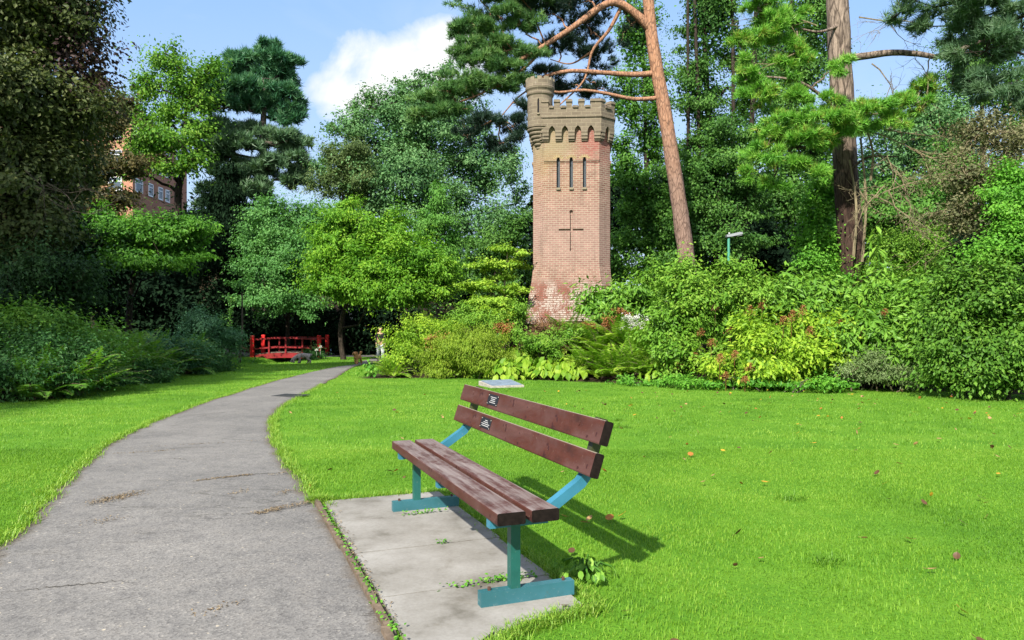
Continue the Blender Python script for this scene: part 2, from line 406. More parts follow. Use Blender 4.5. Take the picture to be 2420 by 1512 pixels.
sc_ = ramp(nt, noise(nt, 9, 5, 0.7, oc), [(0.3, (0.012,0.009,0.006)), (0.7, (0.045,0.032,0.018))])
lk(nt, mix(nt, a.outputs['Fac'], gr, sc_), b.inputs['Base Color'])
bump(nt, b, noise(nt, 40, 4, 0.7, oc), 0.6, 0.03)
go = ge.build('ground', mg, smooth=True); tag(go, kind='structure')
at = go.data.attributes.new('soil', 'FLOAT', 'POINT'); at.data.foreach_set('value', gmask(X, Y).ravel())

# path
nc = 21; t = np.linspace(0, 1, nc)
px = xl[:,None]*(1-t)+xr[:,None]*t; py = np.repeat(ys[:,None], nc, 1)
pz = g(px, py)+0.012+0.02*np.sin(np.pi*t)
ge = Geo(); k = np.arange(len(ys)-1)[:,None]*nc+np.arange(nc-1)[None]
ge.add(np.stack([px, py, pz], -1).reshape(-1,3), np.stack([k+nc, k+nc+1, k+1, k], -1).reshape(-1,4))
mp_, nt, b = mat('worn_asphalt', 0.88, 0.25)
oc = ocoord(nt)
e = nd(nt, 'ShaderNodeAttribute', attribute_name='edge')
vo = nd(nt, 'ShaderNodeTexVoronoi'); vo.inputs['Scale'].default_value = 95; lk(nt, oc, vo.inputs['Vector'])
agg = ramp(nt, vo.outputs['Color'], [(0.0, (0.085,0.080,0.076)), (0.45, (0.142,0.135,0.127)), (0.85, (0.175,0.166,0.155)), (1.0, (0.26,0.242,0.215))])
big = noise(nt, 0.8, 6, 0.62, oc)
c = mix(nt, 0.7, agg, ramp(nt, big, [(0.35, (0.72,0.72,0.72)), (0.65, (1.15,1.14,1.12))]), 'MULTIPLY')
mid = noise(nt, 7, 5, 0.7, oc)
c = mix(nt, 0.5, c, ramp(nt, mid, [(0.34, (0.6,0.6,0.62)), (0.48, (1,1,1)), (0.7, (1.15,1.12,1.08))]), 'MULTIPLY')
mpn = nd(nt, 'ShaderNodeMapping'); mpn.inputs['Rotation'].default_value = (0,0,math.radians(-20)); mpn.inputs['Scale'].default_value = (0.28,1.25,1); lk(nt, oc, mpn.inputs[0])
cr = noise(nt, 1.5, 8, 0.62, mpn.outputs[0], 0.5)
crk = mth(nt, 'SUBTRACT', 1.0, mth(nt, 'MULTIPLY', mth(nt, 'ABSOLUTE', mth(nt, 'SUBTRACT', cr, 0.5)), 130), clamp=True)
crk = mth(nt, 'MULTIPLY', crk, mth(nt, 'MULTIPLY', mth(nt, 'SUBTRACT', noise(nt, 1.1, 2, 0.5, oc), 0.47), 9, clamp=True))
c = mix(nt, mth(nt, 'MULTIPLY', crk, 0.75), c, (0.035,0.032,0.026))
sp = nd(nt, 'ShaderNodeTexVoronoi'); sp.inputs['Scale'].default_value = 16; lk(nt, oc, sp.inputs['Vector'])
spk = mth(nt, 'MULTIPLY', mth(nt, 'LESS_THAN', sp.outputs['Distance'], 0.13), mth(nt, 'GREATER_THAN', noise(nt, 31, 1, 0.5, oc), 0.6))
c = mix(nt, mth(nt, 'MULTIPLY', spk, 0.7), c, (0.42,0.36,0.26))
ed = mth(nt, 'MULTIPLY', mth(nt, 'SUBTRACT', mth(nt, 'ADD', e.outputs['Fac'], mth(nt, 'MULTIPLY', mth(nt, 'SUBTRACT', mid, 0.5), 0.5)), 0.72), 4, clamp=True)
c = mix(nt, mth(nt, 'MULTIPLY', ed, 0.8), c, (0.07,0.05,0.03))
lk(nt, c, b.inputs['Base Color'])
bump(nt, b, mth(nt, 'ADD', mth(nt, 'MULTIPLY', vo.outputs['Distance'], 0.5), mth(nt, 'MULTIPLY', mid, 1.2)), 0.55, 0.006)
nv0 = ge.n      # cracks running across the asphalt
for pts in ([(0,1412),(150,1402),(262,1392),(330,1396)], [(300,1075),(420,1066),(520,1062),(640,1050)], [(215,1196),(330,1172),(430,1158)], [(460,1146),(592,1129),(680,1120)], [(560,1230),(650,1214),(740,1194)], [(330,1100),(400,1092),(470,1098)], [(430,985),(520,980),(620,972)]):
    P = spline(np.array([G(*q) for q in pts]), 46)[:,:2]; d_ = nrm(np.gradient(P, axis=0)); s_ = np.stack([-d_[:,1], d_[:,0]], 1)
    P = P+s_*(.035*(vnoise(P[:,0], P[:,1], .12, 3)-.5)+.012*R.standard_normal(46))[:,None]
    hw = (.002+.006*vnoise(P[:,0], P[:,1], .2, 6)**2)[:,None]*np.sin(np.linspace(.05, 3.09, 46))[:,None]
    tt = lambda Q: np.clip((Q[:,0]-np.interp(Q[:,1], ys[::-1], xl[::-1]))/(np.interp(Q[:,1], ys[::-1], xr[::-1])-np.interp(Q[:,1], ys[::-1], xl[::-1])), 0, 1)
    A, B2 = P-s_*hw, P+s_*hw
    V = np.concatenate([np.c_[Q, g(Q[:,0], Q[:,1])+.0165+.02*np.sin(np.pi*tt(Q))] for Q in (A, B2)])
    k = np.arange(45); ge.add(V, np.stack([k, k+1, k+47, k+46], 1), mi=1)
po = ge.build('path', [mp_, plain('crack_dirt', (.065,.058,.048), .95, .05, .4, 30)], smooth=True); tag(po, kind='structure')
wid = (xr-xl)[:,None]; dist = np.minimum(t, 1-t)[None]*wid
at = po.data.attributes.new('edge', 'FLOAT', 'POINT'); at.data.foreach_set('value', np.concatenate([(1-np.clip(dist/0.45, 0, 1)).ravel(), np.zeros(len(po.data.vertices)-nv0)]))
# the path that crosses behind, over the bridge
ge = Geo(); xx = np.concatenate([np.linspace(-30,-15.2,14), [-15.2], np.linspace(-10.3, 4, 20)])
for a_, b_ in ((-30,-14.9),(-10.85,6)):
    xx = np.linspace(a_, b_, 26); y0 = 42.7+0.15*np.sin(xx); y1 = y0+2.1
    V = np.concatenate([np.stack([xx, y0, g(xx, y0)+.02], 1), np.stack([xx, y1, g(xx, y1)+.02], 1)])
    k = np.arange(25); ge.add(V, np.stack([k, k+1, k+27, k+26], 1))
o = ge.build('footpath', mp_); tag(o, kind='structure')

# paving under the bench, with its timber edging
mpv, nt, b = mat('concrete_paving', 0.85, 0.25)
oc = ocoord(nt)
n1 = noise(nt, 2.2, 8, 0.65, oc); n2 = noise(nt, 45, 5, 0.7, oc)
c = ramp(nt, n1, [(0.3, (0.095,0.086,0.07)), (0.45, (0.188,0.176,0.156)), (0.7, (0.262,0.25,0.23))])
c = mix(nt, 0.4, c, ramp(nt, n2, [(0.3, (0.65,0.64,0.6)), (0.6, (1.05,1.05,1.05))]), 'MULTIPLY')
st = mth(nt, 'MULTIPLY', mth(nt, 'SUBTRACT', noise(nt, 5, 6, 0.7, oc, 0.6), 0.58), 6, clamp=True)
c = mix(nt, mth(nt, 'MULTIPLY', st, 0.5), c, (0.1,0.085,0.06))
lk(nt, c, b.inputs['Base Color']); bump(nt, b, n2, 0.25, 0.004)
ge = Geo()
for a_, b_ in ((2.45,1.81),(1.80,1.06),(1.05,.30),(.285,-.75)):
    if b_ > -.5: P = [bw(a_,-.6), bw(b_,-.6), bw(b_,.31+.02*R.random()), bw(a_,.31)]
    else: P = [bw(a_,-.6), bw(-.75,-.6), bw(-.47,-.41), bw(-.32,-.24), bw(-.25,-.05), bw(-.2,.12), bw(-.15,.3), bw(a_,.31)]
    P = np.array(P); n = len(P); zt = 0.022+0.006*R.random()
    V = np.concatenate([np.c_[P, np.full(n, -.05)], np.c_[P, np.full(n, zt)]])
    i = np.arange(n); j = (i+1)%n
    ge.add(V, np.stack([i, j, j+n, i+n], 1)); ge.poly(V[n:])
o = ge.build('pavement', mpv); tag(o, kind='structure')
ge = Geo()
for s0, s1 in ((-1.3,-.1),(-.08,1.2),(1.22,2.5)):
    ww = -.655+.012*R.standard_normal()
    box(ge, (*bw((s0+s1)/2, ww), 0.005), (.035, s1-s0, .07), Matrix.Rotation(BA, 3, 'Z'))
o = ge.build('kerb', plain('edging_board', (.12,.09,.065), .9, .1, .4, 20)); tag(o, kind='structure')
ge = Geo(); yy_ = np.linspace(18, 62, 40)
V = np.concatenate([np.c_[np.full(40,-13.7), yy_, g(-12.6+0*yy_, yy_)+.12], np.c_[np.full(40,-11.5), yy_, g(-12.6+0*yy_, yy_)+.12]])
k = np.arange(39); ge.add(V, np.stack([k, k+40, k+41, k+1], 1))
mw, nt, b = mat('stream_water', 0.08, 0.5); b.inputs['Base Color'].default_value = (.012,.014,.01,1)
o = ge.build('water', mw); tag(o, kind='structure')

# grass blades
def blades(n, y0, y1, h, wd, seg):
    yb = np.sqrt(R.random(n)*(y1*y1-y0*y0)+y0*y0); xb = (R.random(n)*2-1)*(0.72*yb+2.2)
    keep = gmask(xb, yb) < .4
    keep &= ~inpoly(xb, yb, PATH) | (R.random(n) < 0.0)
    keep &= ~inpoly(xb, yb, SLAB)
    keep &= ~((yb > 41.9) & (yb < 45.2)) & ~((np.abs(xb+12.6) < 1.1) & (yb > 30))
    xb, yb = xb[keep], yb[keep]; n = len(xb)
    tone = lawn_tone(xb, yb)
    a = R.random(n)*2*np.pi; ln = .25+.75*R.random(n)
    patch = vnoise(xb, yb, 0.45, 7)
    hh = h*(.55+.6*R.random(n))*(.6+.8*patch)
    d = np.stack([np.cos(a), np.sin(a), 0*a], 1); s = np.stack([-np.sin(a), np.cos(a), 0*a], 1)
    b0 = np.stack([xb, yb, g(xb, yb)-.004], 1); up = np.array([0,0,1.])
    ww = (wd*(.6+.7*R.random(n)))[:,None]
    r = np.clip(.5*tone+.5*R.random(n)**1.3, 0, 1)
    ge = Geo(); h1 = hh[:,None]; l1 = ln[:,None]
    if seg == 1:
        V = np.stack([b0-s*ww/2, b0+s*ww/2, b0+up*h1+d*h1*l1], 1)
        ge.add(V.reshape(-1,3), np.arange(n)[:,None]*3+np.arange(3)[None], r)
    else:
        m_ = b0+up*h1*.62+d*h1*l1*.25
        V = np.stack([b0-s*ww/2, b0+s*ww/2, m_+s*ww*.4, m_-s*ww*.4, b0+up*h1*.95+d*h1*l1*.95], 1)
        i = np.arange(n)[:,None]*5
        ge.add(V.reshape(-1,3), i+np.array([[0,1,2,3]]), r)
        ge.l.append((i+np.array([[3,2,4]])).ravel()); ge.t.append(np.full(n,3)); ge.r.append(r); ge.m.append(np.zeros(n,int)); ge.u.append(np.zeros((3*n,2)))
    return ge
mgr = foliage('grass_blades', GRASS, 0.42, 0.5, 0.25, (1.15,1.2,0.5))
tag(blades(430000, 2.4, 8.5, .027, .0042, 2).build('grass', mgr), kind='stuff')
tag(blades(380000, 8.5, 24, .033, .009, 1).build('grass', mgr), kind='stuff')
tag(blades(90000, 24, 46, .06, .022, 1).build('grass', mgr), kind='stuff')
def lone_tufts(n):
    out = Geo()
    for k in range(n):
        y = 4+12*R.random(); x = R.uniform(-.1,.66)*y
        if gmask(np.array(x), np.array(y)) > .1 or inpoly(np.array([x]), np.array([y]), PATH)[0] or inpoly(np.array([x]), np.array([y]), SLAB)[0]: continue
        q = tuft_grass([(x-.06,y),(x+.06,y)], 160, .07, .005, .05)
        out.add(q.v[0], q.l[0].reshape(-1,4), q.r[0]*.5); out.add(q.v[1], q.l[1].reshape(-1,3)-len(q.v[0]), q.r[1]*.5)
    return out
# longer tufts along edges of the slabs and path
def tuft_grass(P, n, h, wd, spread):
    ge = Geo(); P = np.asarray(P); k = R.integers(0, len(P)-1, n); f = R.random(n)[:,None]
    B0 = P[k]*(1-f)+P[k+1]*f+R.standard_normal((n,2))*spread
    a = R.random(n)*2*np.pi; d = np.stack([np.cos(a), np.sin(a), 0*a], 1); s = np.stack([-np.sin(a), np.cos(a), 0*a], 1)
    b0 = np.c_[B0, g(B0[:,0], B0[:,1])]; hh = (h*(.4+.8*R.random(n)))[:,None]; ww = wd
    V = np.stack([b0-s*ww/2, b0+s*ww/2, b0+np.array([0,0,.6])*hh+d*hh*.35+s*ww*.35, b0+np.array([0,0,.6])*hh+d*hh*.35-s*ww*.35], 1)
    ge.add(V.reshape(-1,3), np.arange(n)[:,None]*4+np.arange(4)[None], .3+.7*R.random(n))
    V = np.stack([V[:,3], V[:,2], b0+np.array([0,0,.8])*hh+d*hh*(.6+.4*R.random((n,1)))], 1)
    ge.add(V.reshape(-1,3), np.arange(n)[:,None]*3+np.arange(3)[None], .3+.7*R.random(n))
    return ge
tag(tuft_grass([bw(-.5,-.36), bw(-.3,-.1), bw(-.24,.12), bw(-.2,.36), bw(.3,.37), bw(.9,.36), bw(1.5,.36), bw(2.48,.36)], 4600, .055, .005, .035).build('grass', mgr), kind='stuff')
tag(tuft_grass([bw(2.47,.35), bw(2.5,-.6), bw(2.52,-.68)], 1500, .075, .005, .03).build('grass', mgr), kind='stuff')
pe = np.stack([xr, ys], 1); pe = pe[(ys > 5.6) & (ys < 20)]; tag(tuft_grass(pe+[.03,0], 5200, .07, .006, .035).build('grass', mgr), kind='stuff')
pe = np.stack([xl, ys], 1); pe = pe[(ys > 4.2) & (ys < 24)]; tag(tuft_grass(pe-[.03,0], 6500, .07, .007, .04).build('grass', mgr), kind='stuff')

tag(lone_tufts(6).build('grass', mgr), kind='stuff')
# ================================================================ bench
def rrect(a, b_, r=.008, n=3):     # rounded rectangle outline, centred
    P = []
    for cx_, cy_, t0 in ((a/2-r,b_/2-r,0),(-a/2+r,b_/2-r,90),(-a/2+r,-b_/2+r,180),(a/2-r,-b_/2+r,270)):
        for q in np.linspace(t0, t0+90, n): P.append((cx_+r*math.cos(math.radians(q)), cy_+r*math.sin(math.radians(q))))
    return np.array(P)
def prism(geo, prof, y0, y1, M=None, off=(0,0,0), mi=0, cap=None):   # profile in x,z along y
    n = len(prof)
    V = np.concatenate([np.c_[prof[:,0], np.full(n,y0), prof[:,1]], np.c_[prof[:,0], np.full(n,y1), prof[:,1]]])
    if M is not None: V = V @ np.array(M).T
    V = V+np.array(off); i = np.arange(n); j = (i+1)%n
    geo.add(V, np.stack([i, i+n, j+n, j], 1), mi=mi)
    c = mi if cap is None else cap
    geo.poly(V[:n], c); geo.poly(V[n:][::-1], c)
def wood(name, worn):
    m, nt, b = mat(name, 0.5, 0.4)
    oc = ocoord(nt, (14,0.9,14)); o1 = ocoord(nt)
    n1 = noise(nt, 2.0, 7, 0.65, oc, 0.3); n2 = noise(nt, 11, 7, 0.7, ocoord(nt, (1,.55,1))); n3 = noise(nt, 2.6, 5, 0.62, ocoord(nt, (1.6,.6,1.6)), .4)
    c = ramp(nt, n3, [(0.32, (0.022,0.007,0.004)), (0.44, (0.056,0.015,0.008)), (0.53, (0.064,0.025,0.019)), (0.68, (0.092,0.042,0.036))])
    c = mix(nt, 0.35, c, ramp(nt, n1, [(0.3, (0.6,0.55,0.55)), (0.65, (1.25,1.2,1.2))]), 'MULTIPLY')
    vv = nd(nt, 'ShaderNodeTexVoronoi'); vv.inputs['Scale'].default_value = 22; lk(nt, mix(nt, 0.04, o1, noise(nt, 20, 2, .5, o1)), vv.inputs['Vector'])
    chip = mth(nt, 'MULTIPLY', mth(nt, 'LESS_THAN', vv.outputs['Distance'], 0.30), mth(nt, 'GREATER_THAN', noise(nt, 4.5, 4, .6, o1), 0.52))
    c = mix(nt, mth(nt, 'MULTIPLY', chip, 0.8), c, (0.026,0.005,0.004))
    fl = mth(nt, 'MULTIPLY', mth(nt, 'SUBTRACT', noise(nt, 44, 5, .72, o1), 0.64), 14, clamp=True)
    c = mix(nt, mth(nt, 'MULTIPLY', fl, 0.7), c, (0.3,0.22,0.18))
    if worn:
        ng = nd(nt, 'ShaderNodeNewGeometry'); sx = nd(nt, 'ShaderNodeSeparateXYZ'); lk(nt, ng.outputs['True Normal'], sx.inputs[0])
        upf = mth(nt, 'MULTIPLY', mth(nt, 'SUBTRACT', sx.outputs[2], 0.5), 3, clamp=True)
        wr = mth(nt, 'MULTIPLY', mth(nt, 'SUBTRACT', mth(nt, 'ADD', mth(nt, 'MULTIPLY', n2, 0.7), mth(nt, 'MULTIPLY', n1, 0.5)), 0.50), 7, clamp=True)
        gy = ramp(nt, n1, [(0.3, (0.10,0.07,0.062)), (0.6, (0.175,0.14,0.13)), (0.75, (0.25,0.215,0.2))])
        c = mix(nt, mth(nt, 'MULTIPLY', mth(nt, 'MULTIPLY', wr, upf), 0.85), c, gy)
        b.inputs['Roughness'].default_value = 0.62
    else:
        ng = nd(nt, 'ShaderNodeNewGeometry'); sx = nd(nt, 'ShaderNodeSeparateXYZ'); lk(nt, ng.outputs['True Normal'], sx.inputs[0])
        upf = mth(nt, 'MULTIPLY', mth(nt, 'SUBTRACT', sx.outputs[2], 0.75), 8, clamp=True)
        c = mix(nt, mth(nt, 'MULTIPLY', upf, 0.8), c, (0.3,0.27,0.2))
    lk(nt, c, b.inputs['Base Color']); bump(nt, b, mth(nt, 'ADD', n1, mth(nt, 'MULTIPLY', fl, -0.6)), 0.3, 0.004)
    return m
m_seat, m_back = wood('worn_seat_paint', True), wood('brown_paint', False)
m_end = plain('dark_end_grain', (.009,.006,.005), .8, .1, .5, 40)
def steel(name, c1, c2, chips=0.62):
    m, nt, b = mat(name, 0.42, 0.45); oc = ocoord(nt)
    c = ramp(nt, noise(nt, 5, 5, .6, oc), [(0.35, c1), (0.65, c2)])
    ch = mth(nt, 'MULTIPLY', mth(nt, 'SUBTRACT', noise(nt, 42, 6, .75, oc), chips), 14, clamp=True)
    c = mix(nt, mth(nt, 'MULTIPLY', ch, .65), c, (.22,.25,.22))
    r_ = mth(nt, 'MULTIPLY', mth(nt, 'SUBTRACT', noise(nt, 9, 5, .7, oc), .66), 12, clamp=True)
    c = mix(nt, mth(nt, 'MULTIPLY', r_, .7), c, (.05,.05,.02))
    lk(nt, c, b.inputs['Base Color']); return m
m_leg = steel('green_blue_paint', (.007,.062,.05), (.012,.092,.078))
m_foot = steel('teal_paint', (.018,.085,.095), (.028,.115,.14), .6)
m_arm = steel('sky_blue_paint', (.02,.112,.165), (.032,.15,.225), .62)
m_moss = steel('mossy_black_paint', (.012,.014,.01), (.05,.055,.012), .7)
m_bolt = plain('rusty_bolt', (.06,.03,.02), .6, .4, .4, 60)
bench = empty('park_bench', (BO[0], BO[1], 0.025), BA)
tag(bench, 'brown slatted park bench on blue green steel legs standing on concrete slabs', 'bench')
LB = 2.28; Y0 = -.16
for x0 in (-.0745, .1015):
    ge = Geo(); prism(ge, rrect(.144, .060), Y0, Y0+LB, cap=1)
    o = ge.build('seat_plank', [m_seat, m_end], bench); o.location = (x0, 0, .455)
lean = Matrix.Rotation(math.radians(17.7), 3, 'Y')
for (xc, zc), lines in (((.379, .672), ((.016,.0),(.026,.002),(.048,0),(.044,-.002))), ((.432, .829), ((.036,0),(.026,0),(.03,0),(.036,0)))):
    ge = Geo(); prism(ge, rrect(.052, .124), Y0, Y0+LB, cap=1)
    bp = ge.build('back_plank', [m_back, m_end], bench); bp.location = (xc, 0, zc); bp.rotation_euler = (0, math.radians(17.7), 0)
    yb = (.1, 1.86) if zc > .8 else ()
    for q in yb:
        gb = Geo(); tube(gb, [(-.0265, q, .012), (-.0285, q, .012)], .013, 10); gb.build('bolt_plug', m_back, bp)
    yc = 1.42
    pl = Geo(); box(pl, (-.0278, yc, .004), (.003, .20, .074))
    for k, (hw, dz) in enumerate(lines):
        y_ = -hw*1.5
        while y_ < hw*1.5:
            w_ = .006+.006*R.random()
            box(pl, (-.0300, yc+y_, .022-.0125*k), (.0014, w_, .0048), mi=1); y_ += w_+.004
    for sy in (-.09, .09):
        for sz in (-.026, .032): tube(pl, [(-.0285, yc+sy, sz), (-.0308, yc+sy, sz)], .0032, 6, mi=2)
    pl.build('memorial_plaque', [plain('plaque_black', (.012,.012,.014), .35, .5, .1), plain('engraved_white', (.36,.36,.36), .6, .3, .05), plain('plaque_screw', (.5,.45,.36), .4, .5, .1)], bp)
for q in (0, 1.95):
    ge = Geo(); tube(ge, [(0,q,.072), (0,q,.415)], .0355, 4, square=True); ge.build('leg', m_leg, bench)
    ge = Geo(); box(ge, (.07, q, .036), (.50, .052, .072)); fo = ge.build('foot_bar', m_foot, bench)
    for xb in (-.13, .27):
        ge = Geo(); tube(ge, [(xb, q, .07), (xb, q, .088)], .009, 6); ge.build('bolt', m_bolt, fo)
    ge = Geo(); box(ge, (.02, q, .401), (.31, .05, .046)); ge.build('seat_bearer', m_arm, bench)
    ge = Geo(); A = np.array([(.13,q,.405), (.215,q,.462), (.365,q,.560), (.405,q,.610)])
    tube(ge, A, .036, 4, square=True); ge.build('back_arm', m_arm, bench)
    ge = Geo(); tube(ge, [(.398,q,.598), (.422,q,.66), (.492,q,.885)], .0345, 4, square=True); ge.build('back_support', m_moss, bench)
ge = Geo(); box(ge, (.0, .98, .397), (.24, .05, .054)); ge.build('seat_bearer', m_arm, bench)
# ================================================================ brick water tower
def brickmat(name, stone=False):
    m, nt, b = mat(name, 0.9, 0.15)
    uv = nd(nt, 'ShaderNodeUVMap').outputs[0]; oc = ocoord(nt)
    br = nd(nt, 'ShaderNodeTexBrick'); br.offset = 0.5; lk(nt, uv, br.inputs['Vector'])
    br.inputs['Scale'].default_value = 1; br.inputs['Mortar Smooth'].default_value = 0.15; br.inputs['Bias'].default_value = 0.1
    br.inputs['Brick Width'].default_value = 0.34 if stone else 0.225; br.inputs['Row Height'].default_value = 0.13 if stone else 0.075
    br.inputs['Mortar Size'].default_value = 0.012
    br.inputs['Color1'].default_value = (.115,.094,.068,1) if stone else (.155,.075,.058,1)
    br.inputs['Color2'].default_value = (.16,.13,.095,1) if stone else (.225,.122,.098,1)
    br.inputs['Mortar'].default_value = (.195,.165,.115,1) if stone else (.285,.235,.175,1)
    c = br.outputs['Color']; big = noise(nt, 0.9, 6, 0.6, oc); fine = noise(nt, 12, 5, 0.7, oc); mid = noise(nt, 3.2, 5, .65, oc)
    c = mix(nt, 0.6, c, ramp(nt, mid, [(0.3, (0.7,0.68,0.66)), (0.65, (1.2,1.17,1.15))]), 'MULTIPLY')
    s = nd(nt, 'ShaderNodeSeparateXYZ'); lk(nt, oc, s.inputs[0]); x, z = s.outputs[0], s.outputs[2]
    def band(v_, a, b_): return mth(nt, 'MULTIPLY', mth(nt, 'SUBTRACT', v_, a), 1.0/(b_-a), clamp=True)
    if stone:
        wl = mth(nt, 'MULTIPLY', mth(nt, 'SUBTRACT', noise(nt, 11, 6, .72, oc), .6), 12, clamp=True)
        c = mix(nt, mth(nt, 'MULTIPLY', wl, mth(nt, 'MULTIPLY', big, .9)), c, (.33,.31,.26))
        c = mix(nt, mth(nt, 'MULTIPLY', band(mid, .5, .7), .45), c, (.09,.08,.055))
    else:
        # yellow lichen high on the left, red bricks top right, bloom of salts low down
        yl = mth(nt, 'MULTIPLY', band(z, 4.2, 5.8), mth(nt, 'MULTIPLY', band(x, .6, -.7), band(big, .32, .62)))
        c = mix(nt, mth(nt, 'MULTIPLY', yl, .6), c, (.24,.175,.075))
        pale = mth(nt, 'MULTIPLY', band(z, 1.8, 2.6), band(z, 4.9, 3.6))
        c = mix(nt, mth(nt, 'MULTIPLY', pale, .35), c, (.275,.19,.165))
        gl = mth(nt, 'MULTIPLY', band(z, 5.75, 6.3), mth(nt, 'MULTIPLY', band(x, .35, -.3), band(big, .3, .5)))
        c = mix(nt, mth(nt, 'MULTIPLY', gl, .55), c, (.20,.175,.105))
        rd = mth(nt, 'MULTIPLY', band(z, 5.6, 6.2), mth(nt, 'MULTIPLY', band(x, .0, .5), band(mid, .3, .55)))
        c = mix(nt, mth(nt, 'MULTIPLY', rd, .6), c, (.21,.06,.05))
        low = band(z, 1.75, 1.35)
        c = mix(nt, mth(nt, 'MULTIPLY', low, .75), c, (.16,.052,.036))
        stv = noise(nt, 2.0, 6, .65, ocoord(nt, (2.2,2.2,.22)), .2)
        c = mix(nt, mth(nt, 'MULTIPLY', band(stv, .52, .72), .42), c, (.07,.05,.035))
        c = mix(nt, mth(nt, 'MULTIPLY', band(noise(nt, 7, 5, .7, oc), .56, .7), .35), c, (.30,.22,.17))
        jn = mth(nt, 'MULTIPLY', br.outputs['Fac'], low); 
        wn = noise(nt, 1.7, 6, .62, oc); wf = noise(nt, 22, 4, .7, oc)
        wh = band(mth(nt, 'ADD', mth(nt, 'MULTIPLY', wn, .62), mth(nt, 'MULTIPLY', wf, .45)), .485, .56)
        wh = mth(nt, 'MULTIPLY', mth(nt, 'MULTIPLY', wh, low), mth(nt, 'SUBTRACT', 1.0, br.outputs['Fac'], clamp=True))
        c = mix(nt, mth(nt, 'MULTIPLY', wh, .85), c, (.36,.325,.28))
        c = mix(nt, mth(nt, 'MULTIPLY', jn, .8), c, (.11,.065,.045))
    lk(nt, c, b.inputs['Base Color'])
    bump(nt, b, mth(nt, 'ADD', mth(nt, 'MULTIPLY', br.outputs['Fac'], -1.0), mth(nt, 'MULTIPLY', fine, .6)), 0.6, 0.012)
    return m
m_brick, m_stone = brickmat('old_brick'), brickmat('lichened_stone', True)
m_dark = plain('slit_darkness', (.012,.012,.014), .8, .1)
TZ = 1.2; TA = math.radians(-4.6)
tower = empty('brick_tower', (2.21, 27.87, TZ), TA)
tag(tower, 'tall red brick tower with stone battlements, corner turret and recessed cross', 'tower')
Af, Cf = .975, .40
def octring(e, z, a=Af, c=Cf, k=1.15):
    a_ = a+e*k; H = a+c+e
    return np.array([(-a_,-H,z),(a_,-H,z),(H,-a_,z),(H,a_,z),(a_,H,z),(-a_,H,z),(-H,a_,z),(-H,-a_,z)])
ge = Geo()
zs = [(0,.30),(.4,.255),(.8,.19),(1.2,.12),(1.5,.07),(1.8,.03),(2.1,.005),(2.3,0),(7.4,0)]
Rg = [octring(e, z) for z, e in zs]
for k in range(len(Rg)-1):
    for j in range(8):
        j2 = (j+1)%8; u0 = j*1.37+ (0 if j%2 else -.975+.0); ln = np.linalg.norm(Rg[3][j2]-Rg[3][j])
        V = [Rg[k][j], Rg[k][j2], Rg[k+1][j2], Rg[k+1][j]]
        uv = np.array([(u0,zs[k][0]),(u0+ln,zs[k][0]),(u0+ln,zs[k+1][0]),(u0,zs[k+1][0])])
        ge.add(V, [[0,1,2,3]], uv=uv)
ge.poly(Rg[0][::-1]); ge.poly(Rg[-1])
me = ge.mesh('shaft'); bm = bmesh.new(); bm.from_mesh(me); bmesh.ops.remove_doubles(bm, verts=bm.verts, dist=1e-4); bm.to_mesh(me); bm.free()
me.materials.append(m_brick)
shaft = link('shaft', me, tower)
def extrude(geo, P2, d0, d1, rot=0.0, mi=0, front=-1):
    """outline in (x, z) pushed between distances d0 and d1 in front of the tower's axis, turned by rot"""
    P2 = np.asarray(P2, float); n = len(P2)
    V = np.concatenate([np.c_[P2[:,0], np.full(n,-d0), P2[:,1]], np.c_[P2[:,0], np.full(n,-d1), P2[:,1]]])
    c, s = math.cos(rot), math.sin(rot)
    V = V @ np.array([[c,-s,0],[s,c,0],[0,0,1]]).T
    i = np.arange(n); j = (i+1)%n
    q = np.stack([i, j, j+n, i+n], 1)
    u = np.c_[P2[:,0], P2[:,1]]; uq = np.stack([u[i], u[j], u[j]+[.1,0], u[i]+[.1,0]], 1).reshape(-1,2)
    geo.add(V, q, mi=mi, uv=uq)
    geo.add(V[n:], np.arange(n)[None], mi=mi, uv=u); geo.add(V[:n][::-1], np.arange(n)[None], mi=mi, uv=u[::-1])
def arch(xc, w_, z0, zs_, za):      # lancet outline, counter-clockwise seen from the front
    L = []
    for q in np.linspace(0, 1, 5): L.append((xc+w_*(1-q**1.6*1.0), zs_+(za-zs_)*(q**.75 if q else 0)))
    return [(xc-w_, z0), (xc+w_, z0)]+L[:-1]+[(xc, za)]+[(2*xc-a, b) for a, b in L[:-1]][::-1]
H0 = Af+Cf
cut = Geo(); lx = (-.465, -.008, .459)
cuts = []
for x_ in lx: cuts.append((arch(x_, .06, 6.1-TZ, 7.06-TZ, 7.2-TZ), .22))
cz = TZ
def rct(x0, z0, x1, z1): return [(x0,z0-cz),(x1,z0-cz),(x1,z1-cz),(x0,z1-cz)]
cuts += [(rct(-.05,3.93,.036,5.25), .075), (rct(-.058,3.86,.044,3.95), .085), (rct(-.445,4.575,.425,4.645), .078), ([(-.008+.062*math.cos(q/10*6.2832), 5.25-cz+.062*math.sin(q/10*6.2832)) for q in range(10)], .09)]
for P2, d in cuts:
    gc = Geo(); extrude(gc, P2, H0-d, H0+.1); mc = gc.mesh('cut')
    bm = bmesh.new(); bm.from_mesh(mc); bmesh.ops.remove_doubles(bm, verts=bm.verts, dist=1e-5); bmesh.ops.recalc_face_normals(bm, faces=bm.faces); bm.to_mesh(mc); bm.free()
    oc_ = bpy.data.objects.new('cut', mc); COL.objects.link(oc_); oc_.parent = tower
    md = shaft.modifiers.new('c', 'BOOLEAN'); md.operation = 'DIFFERENCE'; md.solver = 'EXACT'; md.object = oc_
bpy.context.view_layer.update()
dg = bpy.context.evaluated_depsgraph_get()
